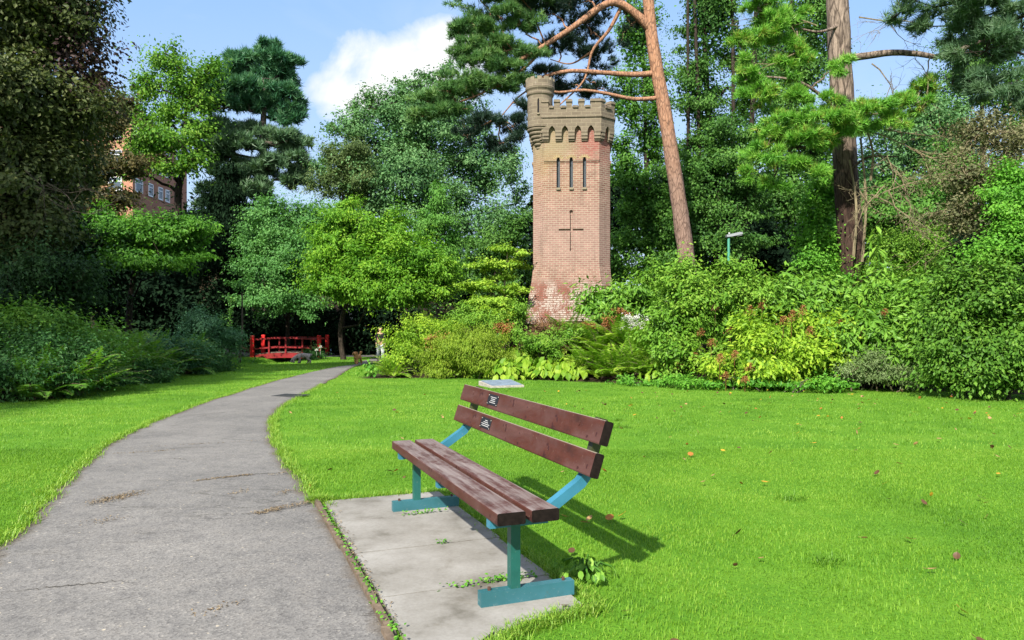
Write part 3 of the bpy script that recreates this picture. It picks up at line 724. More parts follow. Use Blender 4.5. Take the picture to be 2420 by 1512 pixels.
nm = bpy.data.meshes.new_from_object(shaft.evaluated_get(dg)); shaft.modifiers.clear(); shaft.data = nm; nm.name = 'shaft'
for o in [o for o in bpy.data.objects if o.name.startswith('cut')]: bpy.data.objects.remove(o)
for x_ in lx:
    ge = Geo(); extrude(ge, arch(x_, .058, 6.1-TZ, 7.06-TZ, 7.195-TZ), H0-.2, H0-.12)
    o = ge.build('lancet_window', plain('slate_panel', (.035,.045,.055), .6, .3, .4, 20), tower)
    gs = Geo(); box(gs, (x_, -H0-.01, 6.06-TZ), (.15,.10,.07)); gs.build('sill', m_stone, o)
    ga = Geo()
    for k in range(11):
        q = math.radians(-12+k*20.4); r_ = .155
        box(ga, (x_-.0+r_*math.cos(q)*1.05, -H0-.0035, 7.065-TZ+r_*math.sin(q)), (.10,.012,.042), Matrix.Rotation(-q, 3, 'Y'))
    ga.build('brick_arch', plain('yellow_brick', (.25,.19,.10), .9, .15, .25, 14), o)
gst, gar, gpa, gco = Geo(), Geo(), Geo(), Geo()
for s in range(8):
    main = s % 2 == 0; rot = s*math.pi/4
    dist = H0 if main else (Af+Cf/2)*math.sqrt(2)
    half = Af if main else Cf/math.sqrt(2)
    e = .15; L = half+e*.414
    if main:
        gs_ = [(-half,7.03-TZ),(half,7.03-TZ),(half,7.09-TZ),(-half,7.09-TZ)]
        for a_, b_ in (((-half-.0,-.525),(-.405,-.068),(.052,.399),(.519,half)) if s == 0 else ((-half,half),)):
            ghm = Geo(); extrude(ghm, [(a_,7.035-TZ),(b_,7.035-TZ),(b_,7.10-TZ),(a_,7.10-TZ)], dist-.02, dist+.045, rot)
            extrude(ghm, [(a_,6.985-TZ),(b_,6.985-TZ),(b_,7.03-TZ),(a_,7.03-TZ)], dist-.02, dist+.02, rot); ghm.build('hood_mould', m_brick, tower)
    ac = (-.6825,-.2275,.2275,.6825) if main else (0,)
    out = [(-L, 8.02-TZ)]
    for xc in ac:
        A = arch(xc, .112, 8.02-TZ, 8.07-TZ, 8.26-TZ)
        out += [A[0]]+A[::-1][:-1]
    out += [(L, 8.02-TZ), (L, 8.60-TZ), (-L, 8.60-TZ)]
    extrude(gar, out, dist-.02, dist+e, rot)
    cb = (-.91,-.455,0,.455,.91) if main else (-.2,.2)
    for xc in cb:
        w_ = .112 if main else .085
        extrude(gar, [(xc-w_,7.90-TZ),(xc+w_,7.90-TZ),(xc+w_,8.018-TZ),(xc-w_,8.018-TZ)], dist-.02, dist+.135, rot)
        extrude(gar, [(xc-w_*.98,7.80-TZ),(xc+w_*.98,7.80-TZ),(xc+w_*.98,7.895-TZ),(xc-w_*.98,7.895-TZ)], dist-.02, dist+.105, rot)
        extrude(gar, [(xc-w_*.95,7.74-TZ),(xc+w_*.95,7.74-TZ),(xc+w_*.95,7.797-TZ),(xc-w_*.95,7.797-TZ)], dist-.02, dist+.055, rot)
    Ls = half+(e+.04)*.414
    extrude(gst, [(-Ls,8.545-TZ),(Ls,8.545-TZ),(Ls,8.625-TZ),(-Ls,8.625-TZ)], dist-.1, dist+e+.04, rot)
    ms = ((-.93,.24),(-.51,.21),(-.08,.21),(.35,.21),(.845,.36)) if main else ((-.25,.18),(.25,.18))
    o_ = [(-L,8.62-TZ),(L,8.62-TZ)]; top = []
    for xc, w_ in ms[::-1]:
        a_, b_ = max(xc-w_/2,-L), min(xc+w_/2,L); top += [(b_,8.93-TZ),(b_,9.10-TZ),(a_,9.10-TZ),(a_,8.93-TZ)]
    o_ += [(L,8.93-TZ)]+top+[(-L,8.93-TZ)]
    o2 = [o_[0]]
    for p in o_[1:]:
        if abs(p[0]-o2[-1][0])+abs(p[1]-o2[-1][1]) > 1e-6: o2.append(p)
    extrude(gpa, o2, dist-.12, dist+e, rot)
    pr = None
    for xc, w_ in ms:
        a_, b_ = max(xc-w_/2-.012,-L-.01), min(xc+w_/2+.012,L+.01)
        extrude(gco, [(a_,9.085-TZ),(b_,9.085-TZ),(b_,9.15-TZ),(a_,9.15-TZ)], dist-.15, dist+e+.035, rot)
        extrude(gco, [(a_+.01,9.152-TZ),(b_-.01,9.152-TZ),(b_-.02,9.19-TZ),(a_+.02,9.19-TZ)], dist-.10, dist+e, rot)
        if pr is not None: extrude(gco, [(pr+.01,8.875-TZ),(a_-.002,8.875-TZ),(a_-.002,8.955-TZ),(pr+.01,8.955-TZ)], dist-.15, dist+e+.05, rot)
        pr = b_
gst.build('string_course', m_stone, tower); gar.build('corbel_table', m_stone, tower)
gpa.build('parapet', m_stone, tower); gco.build('coping', m_stone, tower)
ge = Geo(); ge.poly(octring(.02, 8.62-TZ)); ge.build('roof', plain('lead_roof', (.1,.1,.1)), tower)
tx, ty = -1.12, -1.09
ge = Geo(); lathe(ge, [(.45,8.24-TZ),(.45,9.44-TZ)], (tx,ty), 32); tur = ge.build('turret', m_stone, tower)
me = tur.data
gc = Geo(); sx_, sy_ = tx-.045, ty-.45
tri = arch(sx_, .032, 8.72-TZ, 9.17-TZ, 9.25-TZ); gcx = Geo(); extrude(gcx, tri, -(ty-.40), -(ty-.5)); mc = gcx.mesh('cut')
for mm in (me, mc):
    bm = bmesh.new(); bm.from_mesh(mm); bmesh.ops.remove_doubles(bm, verts=bm.verts, dist=1e-5); bmesh.ops.recalc_face_normals(bm, faces=bm.faces); bm.to_mesh(mm); bm.free()
oc_ = link('cut', mc, tower); md = tur.modifiers.new('c', 'BOOLEAN'); md.solver = 'EXACT'; md.object = oc_
bpy.context.view_layer.update(); dg = bpy.context.evaluated_depsgraph_get()
nm = bpy.data.meshes.new_from_object(tur.evaluated_get(dg)); tur.modifiers.clear(); tur.data = nm; bpy.data.objects.remove(oc_)
ge = Geo(); extrude(ge, arch(sx_, .03, 8.73-TZ, 9.17-TZ, 9.24-TZ), -(ty-.40), -(ty-.41)); ge.build('arrow_slit', m_dark, tur)
ge = Geo(); box(ge, (sx_, sy_-.01, 8.69-TZ), (.09,.08,.05)); ge.build('sill', m_stone, tur)
ge = Geo(); pf = [(.02,7.40-TZ),(.07,7.44-TZ),(.075,7.5-TZ)]
for k in range(6):
    r_ = .13+.066*k; z_ = 7.5-TZ+.125*k
    pf += [(r_-.03,z_),(r_,z_+.03),(r_+.012,z_+.065),(r_,z_+.1),(r_-.012,z_+.12)]
pf += [(.50,8.25-TZ)]
lathe(ge, pf, (tx,ty), 32); ge.build('turret_base', m_stone, tur)
ge = Geo(); lathe(ge, [(.455,9.38-TZ),(.49,9.42-TZ),(.50,9.47-TZ),(.475,9.5-TZ),(.48,9.56-TZ),(.52,9.62-TZ),(.535,9.68-TZ),(.52,9.72-TZ),(.515,9.92-TZ),(.42,9.92-TZ),(.41,9.6-TZ)], (tx,ty), 32, cap=False)
for k in range(12):
    q = k/12*2*math.pi; box(ge, (tx+.468*math.cos(q), ty+.468*math.sin(q), 9.965-TZ), (.09,.15,.10), Matrix.Rotation(q, 3, 'Z'))
ge.build('turret_parapet', m_stone, tur)

# ================================================================ red footbridge
def redpaint(name, c):
    m, nt, b = mat(name, .45, .4); oc = ocoord(nt)
    q = ramp(nt, noise(nt, 4, 5, .65, oc), [(.3, tuple(k*.7 for k in c)), (.7, c)])
    lk(nt, mix(nt, mth(nt, 'MULTIPLY', mth(nt, 'SUBTRACT', noise(nt, 18, 4, .7, oc), .62), 8, clamp=True), q, (.09,.03,.02)), b.inputs['Base Color']); return m
m_red, m_dred = redpaint('red_paint', (.62,.012,.010)), redpaint('shaded_red_paint', (.22,.010,.012))  # second red is darker: shade on rails, balusters and beams painted in
bx, by_ = -12.9, 43.7
br_ = empty('footbridge', (bx, by_, -1.0)); tag(br_, 'small arched wooden footbridge painted red over the stream', 'bridge')
def zd(x): return -.42-.13*(x/1.75)**2+.9            # deck height over the bridge's foot... local z
def arc(z0, x0, x1, n=13, sag=.085): 
    x = np.linspace(x0, x1, n); return np.c_[x, z0-sag*(x/1.7)**2]
for side in (-.95, .95):
    sg = 1 if side > 0 else -1
    for x_, dz, wx in ((-1.9,0,.2),(1.9,0,.2)):
        ge = Geo(); z0, z1 = .30+dz, 1.50+dz
        box(ge, (0,0,(z0+z1)/2), (wx,.19,z1-z0)); box(ge, (0,0,z1+.02), (wx+.02,.21,.04), taper=.7)
        o = ge.build('post', m_red, br_); o.location = (x_, side, 0)
    for z0, hh in ((1.40,.10),(.87,.085)):
        ge = Geo()
        A = arc(z0, -1.85, 1.85)
        for a_, b_ in zip(A[:-1], A[1:]):
            V = []
            for yv in (-.035,.035): V += [(a_[0],side+yv,a_[1]-hh/2),(b_[0],side+yv,b_[1]-hh/2),(b_[0],side+yv,b_[1]+hh/2),(a_[0],side+yv,a_[1]+hh/2)]
            ge.add(V, [[0,1,2,3],[5,4,7,6],[3,2,6,7],[1,0,4,5]])
        ge.build('rail', m_dred, br_)
    for x_ in (-.95,0,.95):
        ge = Geo(); z0 = zd(x_); z1 = 1.36-.085*(x_/1.7)**2
        box(ge, (x_, side, (z0+z1)/2), (.085,.06,z1-z0)); ge.build('baluster', m_dred, br_)
    ge = Geo(); A = arc(.42, -1.75, 1.75, 15, .12)
    for a_, b_ in zip(A[:-1], A[1:]):
        V = []
        for yv in (-.05,.05): V += [(a_[0],side+yv,a_[1]-.15),(b_[0],side+yv,b_[1]-.15),(b_[0],side+yv,b_[1]+.13),(a_[0],side+yv,a_[1]+.13)]
        ge.add(V, [[0,1,2,3],[5,4,7,6],[3,2,6,7],[1,0,4,5]])
    ge.build('side_beam', m_dred, br_)
ge = Geo(); A = arc(.58, -2.2, 2.1, 40, .12)
for a_, b_ in zip(A[:-1], A[1:]): box(ge, ((a_[0]+b_[0])/2, 0, (a_[1]+b_[1])/2), (.102,1.78,.045))
ge.build('deck', plain('deck_boards', (.14,.11,.085), .9, .1, .35, 12), br_)

# ================================================================ lamp post, ground plaque, drain cover, low wall, flats
lx_, ly_ = 7.8, 27.0; lz = float(g(lx_, ly_))
lamp = empty('lamp_post', (lx_, ly_, lz)); tag(lamp, 'slim green lamp post with grey lantern rising behind the laurel hedge', 'lamp post')
h = 4.42-lz
ge = Geo(); tube(ge, [(0,0,0),(0,0,1.0),(0,0,1.02),(0,0,h*.68),(0,0,h*.69),(0,0,h)], [.075,.075,.052,.052,.046,.046], 12); ge.build('pole', plain('lamp_green', (.05,.23,.15), .5, .4, .12), lamp)
ge = Geo(); tube(ge, [(0,0,0),(-.06,0,.02),(.07,0,.05)], .03, 8)
P = np.array([(-.10,.03),(.0,.045),(.18,.085),(.36,.13),(.47,.125),(.485,.06),(.40,.04),(.1,-.03),(-.08,-.05)])
for y0_, y1_, k_ in ((-.09,.09,1),):
    n = len(P); V = np.concatenate([np.c_[P[:,0], np.full(n,-.10), P[:,1]*1+.03], np.c_[P[:,0], np.full(n,.10), P[:,1]+.03]])
    i = np.arange(n); j = (i+1)%n; ge.add(V, np.stack([i, i+n, j+n, j], 1)); ge.poly(V[:n]); ge.poly(V[n:][::-1])
hd = ge.build('lantern', plain('lantern_grey', (.22,.235,.25), .5, .3, .1), lamp); hd.location = (0,0,h)
ge = Geo(); tube(ge, [(.02,0,.10),(.02,0,.15)], .03, 8); ge.build('photocell', plain('cell', (.4,.42,.42)), hd)
ge = Geo(); box(ge, (.36,0,.055), (.2,.15,.05), Matrix.Rotation(math.radians(-10), 3, 'Y')); ge.build('diffuser', plain('cloudy_glass', (.38,.4,.4), .2, .5, .08), hd)
P = np.array([(-.51,18.35),(.30,18.65),(-.02,19.75),(-.86,19.35)]); zc = g(P[:,0], P[:,1])
pq = empty('ground_plaque', (*P.mean(0), float(zc.mean()))); tag(pq, 'low slanted stone slab with pale blue metal panel set in the lawn', 'plaque')
def slab4(P, z0, z1, ins=0.0):
    c = P.mean(0); q = P+(c-P)*ins-c
    V = np.concatenate([np.c_[q, z0], np.c_[q, z1]]); i = np.arange(4); j = (i+1)%4
    ge = Geo(); ge.add(V, np.stack([i, j, j+4, i+4], 1)); ge.poly(V[4:]); return ge
b0 = zc-zc.mean()
slab4(P, b0-.1, b0*0+np.array([.06,.06,.11,.11])).build('stone_base', plain('pale_stone', (.30,.275,.24), .9, .15, .3, 14), pq)
slab4(P, b0*0+np.array([.064,.064,.114,.114]), b0*0+np.array([.076,.076,.126,.126]), .10).build('panel', plain('blue_metal', (.14,.18,.23), .5, .3, .25, 7), pq)
c0 = G(687, 938); ge = Geo(); box(ge, (0,0,.0), (.62,.5,.012))
for k in range(7): box(ge, (-.24+.08*k, 0, .008), (.05,.4,.006))
dc = ge.build('drain_cover', plain('cast_iron', (.035,.035,.035), .6, .4, .3, 30)); dc.location = (c0[0], c0[1], float(g(c0[0],c0[1]))+.034); dc.rotation_euler = (0,0,-.35)
tag(dc, 'small dark rectangular iron drain cover set in the grey path', 'drain cover')
wl = empty('low_wall', (-31.6, 60, float(g(-31.6,60))-.3)); tag(wl, 'pale low garden wall glimpsed through the dark gap under the left trees', 'wall')
ge = Geo(); box(ge, (0,0,.5), (3.2,.3,1.2)); ge.build('wall_face', plain('pale_render', (.30,.31,.33), .8, .2, .3, 5), wl)
ge = Geo(); box(ge, (0,0,1.16), (3.3,.4,.1)); ge.build('coping', plain('pale_coping', (.5,.52,.56), .6, .3, .15, 5), wl)

flats = empty('apartment_building', (-34.9, 69, 8)); tag(flats, 'red brick block of flats with white windows behind the left trees', 'building')
m_fb, nt, b = mat('flat_brick', .9, .15); 
bt = nd(nt, 'ShaderNodeTexBrick'); lk(nt, nd(nt, 'ShaderNodeUVMap').outputs[0], bt.inputs['Vector']); bt.inputs['Scale'].default_value = 1
bt.inputs['Brick Width'].default_value = .225; bt.inputs['Row Height'].default_value = .075; bt.inputs['Mortar Size'].default_value = .01
bt.inputs['Color1'].default_value = (.27,.10,.06,1); bt.inputs['Color2'].default_value = (.36,.16,.09,1); bt.inputs['Mortar'].default_value = (.34,.24,.18,1)
lk(nt, mix(nt, .5, bt.outputs[0], ramp(nt, noise(nt, .6, 4, .6, ocoord(nt)), [(.3,(.75,.75,.75)),(.7,(1.15,1.15,1.15))]), 'MULTIPLY'), b.inputs['Base Color'])
ge = Geo(); X0, X1, Y0_, Y1_, H_ = -18., 0., 0., 11.5, 12.3
for P_ in ([(X0,0),(X1,0)], [(X1,0),(X1,Y1_)], [(X1,Y1_),(X0,Y1_)], [(X0,Y1_),(X0,0)]):
    (a0,a1),(c0_,c1_) = P_; ln = math.hypot(c0_-a0, c1_-a1)
    ge.add([(a0,a1,0),(c0_,c1_,0),(c0_,c1_,H_),(a0,a1,H_)], [[0,1,2,3]], uv=np.array([(0,0),(ln,0),(ln,H_),(0,H_)]))
ge.build('wall', m_fb, flats)
ge = Geo(); box(ge, (-9,5.75,H_+.15), (18.8,12.3,.3)); ge.build('roof', plain('roof_edge', (.45,.45,.44)), flats)
m_fr, m_gl = plain('white_frame', (.72,.74,.76), .5, .3, .05), plain('window_glass', (.05,.07,.09), .12, .6, .2, 1)
def flat_window(c, wd, ht, axis):
    ge = Geo(); t_ = .09
    for dx, dz, sx_, sz_ in ((0,ht/2,wd,t_),(0,-ht/2,wd+.1,t_*1.3),(-wd/2,0,t_,ht),(wd/2,0,t_,ht),(0,ht*.2,wd,t_*.8)):
        if axis == 'x': box(ge, (c[0]+.02, c[1]+dx, c[2]+dz), (.12, sx_, sz_))
        else: box(ge, (c[0]+dx, c[1]-.02, c[2]+dz), (sx_, .12, sz_))
    o = ge.build('window', m_fr, flats)
    ge = Geo(); box(ge, (c[0]+(.012 if axis == 'x' else 0), c[1]-(0 if axis == 'x' else .012), c[2]), (.05, wd, ht) if axis == 'x' else (wd, .05, ht)); ge.build('pane', m_gl, o)
for zz in (5.95, 8.4, 10.7):
    for yy2, wd in ((1.1,1.3),(3.4,.85),(5.4,.85),(6.9,.85),(9.4,1.1)): flat_window((0, yy2, zz), wd, 1.15, 'x')
    for xx2 in (-1.6,-4.2,-7,-10,-13): flat_window((xx2, 0, zz), 1.2, 1.2, 'y')
# ================================================================ plants
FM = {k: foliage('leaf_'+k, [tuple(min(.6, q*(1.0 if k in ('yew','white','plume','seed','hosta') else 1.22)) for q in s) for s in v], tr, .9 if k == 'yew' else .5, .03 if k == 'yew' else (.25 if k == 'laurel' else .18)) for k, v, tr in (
 ('magnolia', [(.035,.11,.01),(.08,.20,.014),(.14,.28,.022),(.26,.38,.035)], .4),
 ('whitebeam', [(.04,.12,.03),(.075,.19,.045),(.13,.27,.07)], .35),
 ('poplar', [(.035,.10,.035),(.075,.165,.055),(.15,.26,.10)], .3),
 ('maple', [(.04,.12,.015),(.09,.2,.02),(.17,.27,.03)], .4),
 ('copper', [(.026,.038,.013),(.052,.07,.02),(.10,.11,.035)], .25),
 ('purple', [(.025,.014,.018),(.05,.03,.03),(.07,.06,.03)], .3),
 ('underwood', [(.010,.028,.009),(.022,.055,.016),(.045,.095,.026)], .25),
 ('olive', [(.04,.07,.02),(.075,.115,.034),(.13,.17,.055)], .28),
 ('rust', [(.028,.034,.012),(.062,.056,.018),(.12,.085,.03)], .3),
 ('overhang', [(.03,.095,.012),(.06,.165,.016),(.11,.24,.026)], .38),
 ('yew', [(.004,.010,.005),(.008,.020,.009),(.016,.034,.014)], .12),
 ('darkwood', [(.022,.07,.013),(.05,.125,.02),(.10,.20,.034)], .32),
 ('lime', [(.032,.10,.016),(.065,.165,.022),(.125,.25,.038)], .35),
 ('cypress', [(.04,.13,.02),(.08,.2,.03),(.13,.26,.05)], .3),
 ('cornus', [(.10,.2,.02),(.2,.32,.03),(.33,.42,.05)], .4),
 ('laurel', [(.04,.115,.010),(.085,.19,.016),(.165,.295,.034)], .25),
 ('azalea', [(.05,.13,.012),(.105,.22,.02),(.2,.3,.04)], .32),
 ('golden', [(.08,.17,.012),(.17,.29,.02),(.32,.41,.035)], .4),
 ('acer', [(.09,.16,.012),(.16,.24,.02),(.23,.29,.035)], .35),
 ('hosta', [(.09,.21,.014),(.17,.30,.02),(.28,.39,.04)], .4),
 ('fern', [(.07,.16,.012),(.14,.26,.02),(.25,.34,.035)], .4),
 ('bankfern', [(.05,.13,.014),(.09,.20,.022),(.16,.27,.035)], .35),
 ('bank', [(.018,.06,.016),(.035,.10,.022),(.065,.145,.035)], .28),
 ('hedge', [(.03,.085,.01),(.065,.15,.016),(.14,.25,.03)], .28),
 ('silver', [(.07,.115,.035),(.12,.175,.06),(.21,.26,.13)], .3),
 ('ivy', [(.045,.15,.015),(.09,.24,.022),(.16,.32,.04)], .35),
 ('brush', [(.06,.07,.03),(.11,.11,.05),(.17,.15,.08)], .25),
 ('plume', [(.17,.07,.028),(.27,.12,.04),(.34,.18,.07)], .3),
 ('white', [(.6,.6,.58),(.75,.75,.72)], .3),
 ('seed', [(.09,.05,.03),(.17,.09,.045),(.26,.15,.07)], .3),
 ('blue', [(.03,.09,.04),(.055,.135,.06),(.10,.2,.10)], .3))}
NM = {k: foliage('needle_'+k, [tuple(q*1.15 for q in s) for s in v], .2, .5, .3) for k, v in (
 ('bluepine', [(.018,.075,.036),(.04,.125,.055),(.085,.19,.075)]),
 ('greypine', [(.045,.105,.05),(.075,.14,.065),(.11,.18,.085)]),
 ('scots', [(.03,.095,.028),(.07,.16,.04),(.13,.22,.05)]),
 ('bright', [(.04,.14,.014),(.075,.22,.02),(.12,.29,.03),(.16,.30,.035),(.24,.15,.04)]),
 ('deep', [(.008,.022,.016),(.016,.04,.024),(.03,.06,.035)]))}
B_dark = bark('dark_bark', (.018,.014,.011), (.06,.045,.033))
B_grey = bark('grey_bark', (.05,.042,.034), (.14,.115,.09))
B_orange = bark('orange_bark', (.13,.08,.06), (.30,.205,.16), (7,7,2.0), .8, ((.17,.075,.04), (.36,.2,.12)), 5, 10)
B_plate = bark('plated_bark', (.022,.013,.010), (.085,.052,.038), (5,5,1.0), 1.0, ((.06,.045,.035), (.26,.2,.155)), 4, 6.5)
B_pale = bark('pale_twig', (.16,.13,.075), (.28,.23,.14))
def put(M, px, py, Y, rx, ry, dr=.9): return ell(px, py, Y, rx, ry, dr)
def tree(name, label, cat, masses, fm, n, L, cr, path, r0, r1, bk, group=None, twigs=40, per=36, aspect=.6, up=.55, inner=.62, flat=.65, tr=.02, droop=.25, drop=.35, sides=9, extra=()):
    masses = [ell(*m) for m in masses]
    P = np.array([W(*p) for p in path]); P[0][2] = float(g(P[0][0], P[0][1]))-.15
    root = empty(name, P[0]); tag(root, label, cat, group)
    off = P[0]; ms = [(c-off, r) for c, r in masses]
    gc = Geo(); C, D = crown(gc, ms, n, L, cr, per, up, flat, aspect, inner, droop=droop, drop_low=drop)
    for em, en, ef in extra:
        k0 = len(gc.m); crown(gc, [(ell(*m)[0]-off, ell(*m)[1]) for m in em], en, L, cr*1.3, 12, up, flat, aspect, .15, droop=droop, fill=0)
        for q in gc.m[k0:]: q[:] = 1
    gt = Geo(); grow(gt, P-off, r0, r1, ms, C, int(twigs*1.6), sides, tr)
    gt.build('trunk', bk, root, True); gc.build('crown', [FM[fm]]+[FM[e[2]] for e in extra], root)
    return root
def pine(name, label, masses, mats, n, L, wid, path, r0, r1, bk, limbs=(), twigs=60, per=14, up=.55, sides=10, tr=.03, group=None, sk=.7, auto=True, inner=.7):
    P = np.array([W(*p) for p in path]); P[0][2] = float(g(P[0][0], P[0][1]))-.15
    root = empty(name, P[0]); tag(root, label, 'tree', group); off = P[0]
    gt = Geo(); Pp = spline(P-off, 26); rad = np.linspace(r0, r1, 26); rad[0] *= 1.25
    tube(gt, Pp, rad, sides, rough=.035)
    gt.build('trunk', bk, root, True)
    gb = Geo(); LP = []
    for pts, a, b_ in limbs:
        Q = spline(np.array([W(*p) for p in pts])-off, 16); LP.append(Q); tube(gb, Q, np.linspace(a, b_, 16), 8, rough=.05)
    allm = []
    gc = Geo()
    for k, (msk, share) in enumerate(masses):
        ms = [(c-off, r) for c, r in (ell(*m) for m in msk)]; allm += ms
        C, D = tufts(gc, ms, int(n*share), L, wid, per, up, sk, inner=inner)
        gc.m[-1][:] = k
        anchors = np.concatenate(LP+[Pp[6:]]) if LP else Pp[6:]
        for c, r in ms:
            q = anchors[np.argmin(((anchors-c)**2).sum(1)+ (np.maximum(0, anchors[:,2]-c[2]))**2)]
            if auto: limb(gb, q, c, tr*1.6, tr, .03, .1, 7, 6)
        for q in R.choice(len(C), min(int(twigs*share), len(C)), replace=False):
            m = ms[np.argmin([((c-C[q])**2).sum() for c, r in ms])][0]
            limb(gb, m, C[q], tr*.8, tr*.3, .04, .12, 5, 5)
    gb.build('branch', bk, root, True)
    gc.build('crown', [NM[m] for m in mats], root)
    return root
def twigspray(geo, a, d, ln, r, depth=3, kids=3):
    a = np.asarray(a, float); d = d/np.linalg.norm(d)
    n = 6; P = [a]
    for k in range(n-1):
        d = d+.16*R.standard_normal(3); d = d/np.linalg.norm(d); P.append(P[-1]+d*ln/(n-1))
    tube(geo, P, np.linspace(r, r*.45, n), 5, caps=False)
    if depth > 0:
        for k in range(kids):
            q = P[R.integers(1, n)]; dd = d+.65*R.standard_normal(3)
            twigspray(geo, q, dd, ln*(.45+.3*R.random()), r*.55, depth-1, kids)

# ---- left bank and left background trees
tree('beech_tree', 'large dark bronze beech towering over the left bank of ferns', 'tree',
 [(50,60,21,150,120),(150,30,21,90,80),(30,240,20,170,120),(130,330,21,95,100),(30,430,20,150,120),(80,560,20,120,80),(60,-100,21,180,110),(190,430,22,50,70)],
 'copper', 70000, .135, .42, [(20,760,20),(35,500,20),(60,200,20.5),(80,-60,21)], .42, .12, B_dark, twigs=150, inner=.5, tr=.03, extra=[([(200,120,21,50,110),(170,60,21,60,70),(225,215,21,35,55),(150,200,21,60,60)], 3800, 'purple')])
gt = Geo()
for k in range(6):
    a = W(60+150*R.random(), 400+80*R.random(), 18.6+.6*R.random()); twigspray(gt, a, np.array([.35+.5*R.random(),-.2,-.75+.5*R.random()]), 1.0+.5*R.random(), .016, 2, 3)
dead = gt.build('dead_branch', bark('dead_twig', (.035,.03,.022), (.09,.075,.055))); dead.parent = bpy.data.objects['beech_tree']; dead.matrix_parent_inverse = Matrix.Translation(-Vector(bpy.data.objects['beech_tree'].location))
tree('maple_tree', 'rusty brown leaved tree between the dark beech and the brick flats', 'tree',
 [(235,300,38,55,60),(285,270,38,35,50),(235,400,37,55,60),(300,390,37,40,50),(200,470,36,60,60),(270,470,36,60,40),(240,180,38,18,40),(210,230,38,35,40)],
 'rust', 17000, .17, .5, [(225,760,37),(230,500,37),(245,230,38)], .22, .06, B_dark, twigs=70, inner=.45)
tree('sycamore_tree', 'tall open pale green sycamore with sky showing between its leaves', 'tree',
 [(400,150,52,52,38),(345,205,52,50,50),(430,215,52,55,50),(318,265,52,38,45),(470,180,52,38,36),(505,150,52,30,18),(380,330,50,70,45),(450,380,50,45,40),(330,350,50,40,45),(455,320,51,40,40),(395,270,52,50,40),(350,375,50,50,30),(400,398,50,45,20),(308,395,50,40,24),(480,250,52,30,40),(400,115,52,22,14)],
 'maple', 17000, .22, .7, [(425,560,52),(420,480,52),(432,400,52),(440,240,52)], .34, .09, B_dark, twigs=110, inner=.35, per=16, tr=.06, flat=.8)
pine('pine_tree', 'tall blue green pine with flat tiers standing against the sky by the sycamore',
 [([(635,118,56,26,24),(655,140,56,45,18),(590,160,56,60,26),(550,195,56,55,26),(655,180,56,48,26),(505,215,56,40,26),(480,250,56,28,22),(600,215,56,70,22),(690,150,56,18,14),(680,235,56,36,40),(690,280,56,28,30),(640,260,56,40,24),(560,235,56,60,20)], .5),
  ([(505,320,55,60,30),(560,350,55,60,30),(500,370,55,50,26),(680,335,55,50,30),(690,390,55,48,34),(700,430,55,36,28),(640,400,55,50,28),(560,420,55,60,36),(520,455,55,50,30),(640,330,56,40,24),(600,300,56,36,20),(590,460,55,60,40),(470,300,55,30,20)], .5)],
 ['bluepine','greypine'], 8000, .55, .09, [(628,640,56),(626,450,56),(622,300,56),(632,150,56)], .42, .13, B_grey, twigs=150, up=.9, tr=.07)
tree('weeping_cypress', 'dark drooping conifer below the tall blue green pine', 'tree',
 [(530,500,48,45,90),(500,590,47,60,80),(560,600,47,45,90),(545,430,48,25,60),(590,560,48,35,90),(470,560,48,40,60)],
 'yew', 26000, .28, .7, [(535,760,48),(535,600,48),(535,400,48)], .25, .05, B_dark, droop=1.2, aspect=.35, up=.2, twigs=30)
tree('hornbeam_tree', 'bright green low tree spreading over the dark hollow on the left', 'tree',
 [(330,560,33,110,42),(430,545,33,75,36),(260,570,33,55,45),(300,605,32,85,28),(440,590,33,55,40),(240,515,33,45,30),(380,620,32,80,22),(230,620,32,40,25)],
 'overhang', 26000, .15, .45, [(300,780,35),(310,690,35),(330,560,34)], .18, .05, B_dark, twigs=70, inner=.6, flat=.5)
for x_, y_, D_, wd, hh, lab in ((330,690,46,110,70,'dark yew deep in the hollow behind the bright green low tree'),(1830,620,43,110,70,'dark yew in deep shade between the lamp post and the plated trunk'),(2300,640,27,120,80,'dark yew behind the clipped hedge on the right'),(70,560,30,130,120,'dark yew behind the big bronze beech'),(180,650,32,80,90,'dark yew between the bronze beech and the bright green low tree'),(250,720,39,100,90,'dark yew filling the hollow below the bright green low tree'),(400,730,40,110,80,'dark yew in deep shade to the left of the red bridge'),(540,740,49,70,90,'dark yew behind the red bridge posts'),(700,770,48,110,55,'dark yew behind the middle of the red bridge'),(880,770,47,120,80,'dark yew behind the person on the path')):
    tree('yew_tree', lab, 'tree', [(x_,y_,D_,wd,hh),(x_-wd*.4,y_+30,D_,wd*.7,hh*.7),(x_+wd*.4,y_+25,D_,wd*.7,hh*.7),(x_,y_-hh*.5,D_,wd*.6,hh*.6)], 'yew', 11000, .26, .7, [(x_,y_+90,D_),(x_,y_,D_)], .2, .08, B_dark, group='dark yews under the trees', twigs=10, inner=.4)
tree('whitebeam_tree', 'rounded mid green whitebeam leaning over the red bridge', 'tree',
 [(655,555,43,80,65),(730,530,43,60,55),(640,640,42,75,60),(710,620,42,75,70),(600,590,43,40,55),(620,705,42,58,36),(690,715,41,65,34),(760,590,43,40,60),(640,500,43,50,28),(740,680,42,40,40)],
 'whitebeam', 56000, .145, .45, [(682,850,44),(680,760,44),(690,640,43.5),(695,540,43.5)], .16, .05, B_dark, twigs=60, inner=.72, flat=.5, aspect=.55)
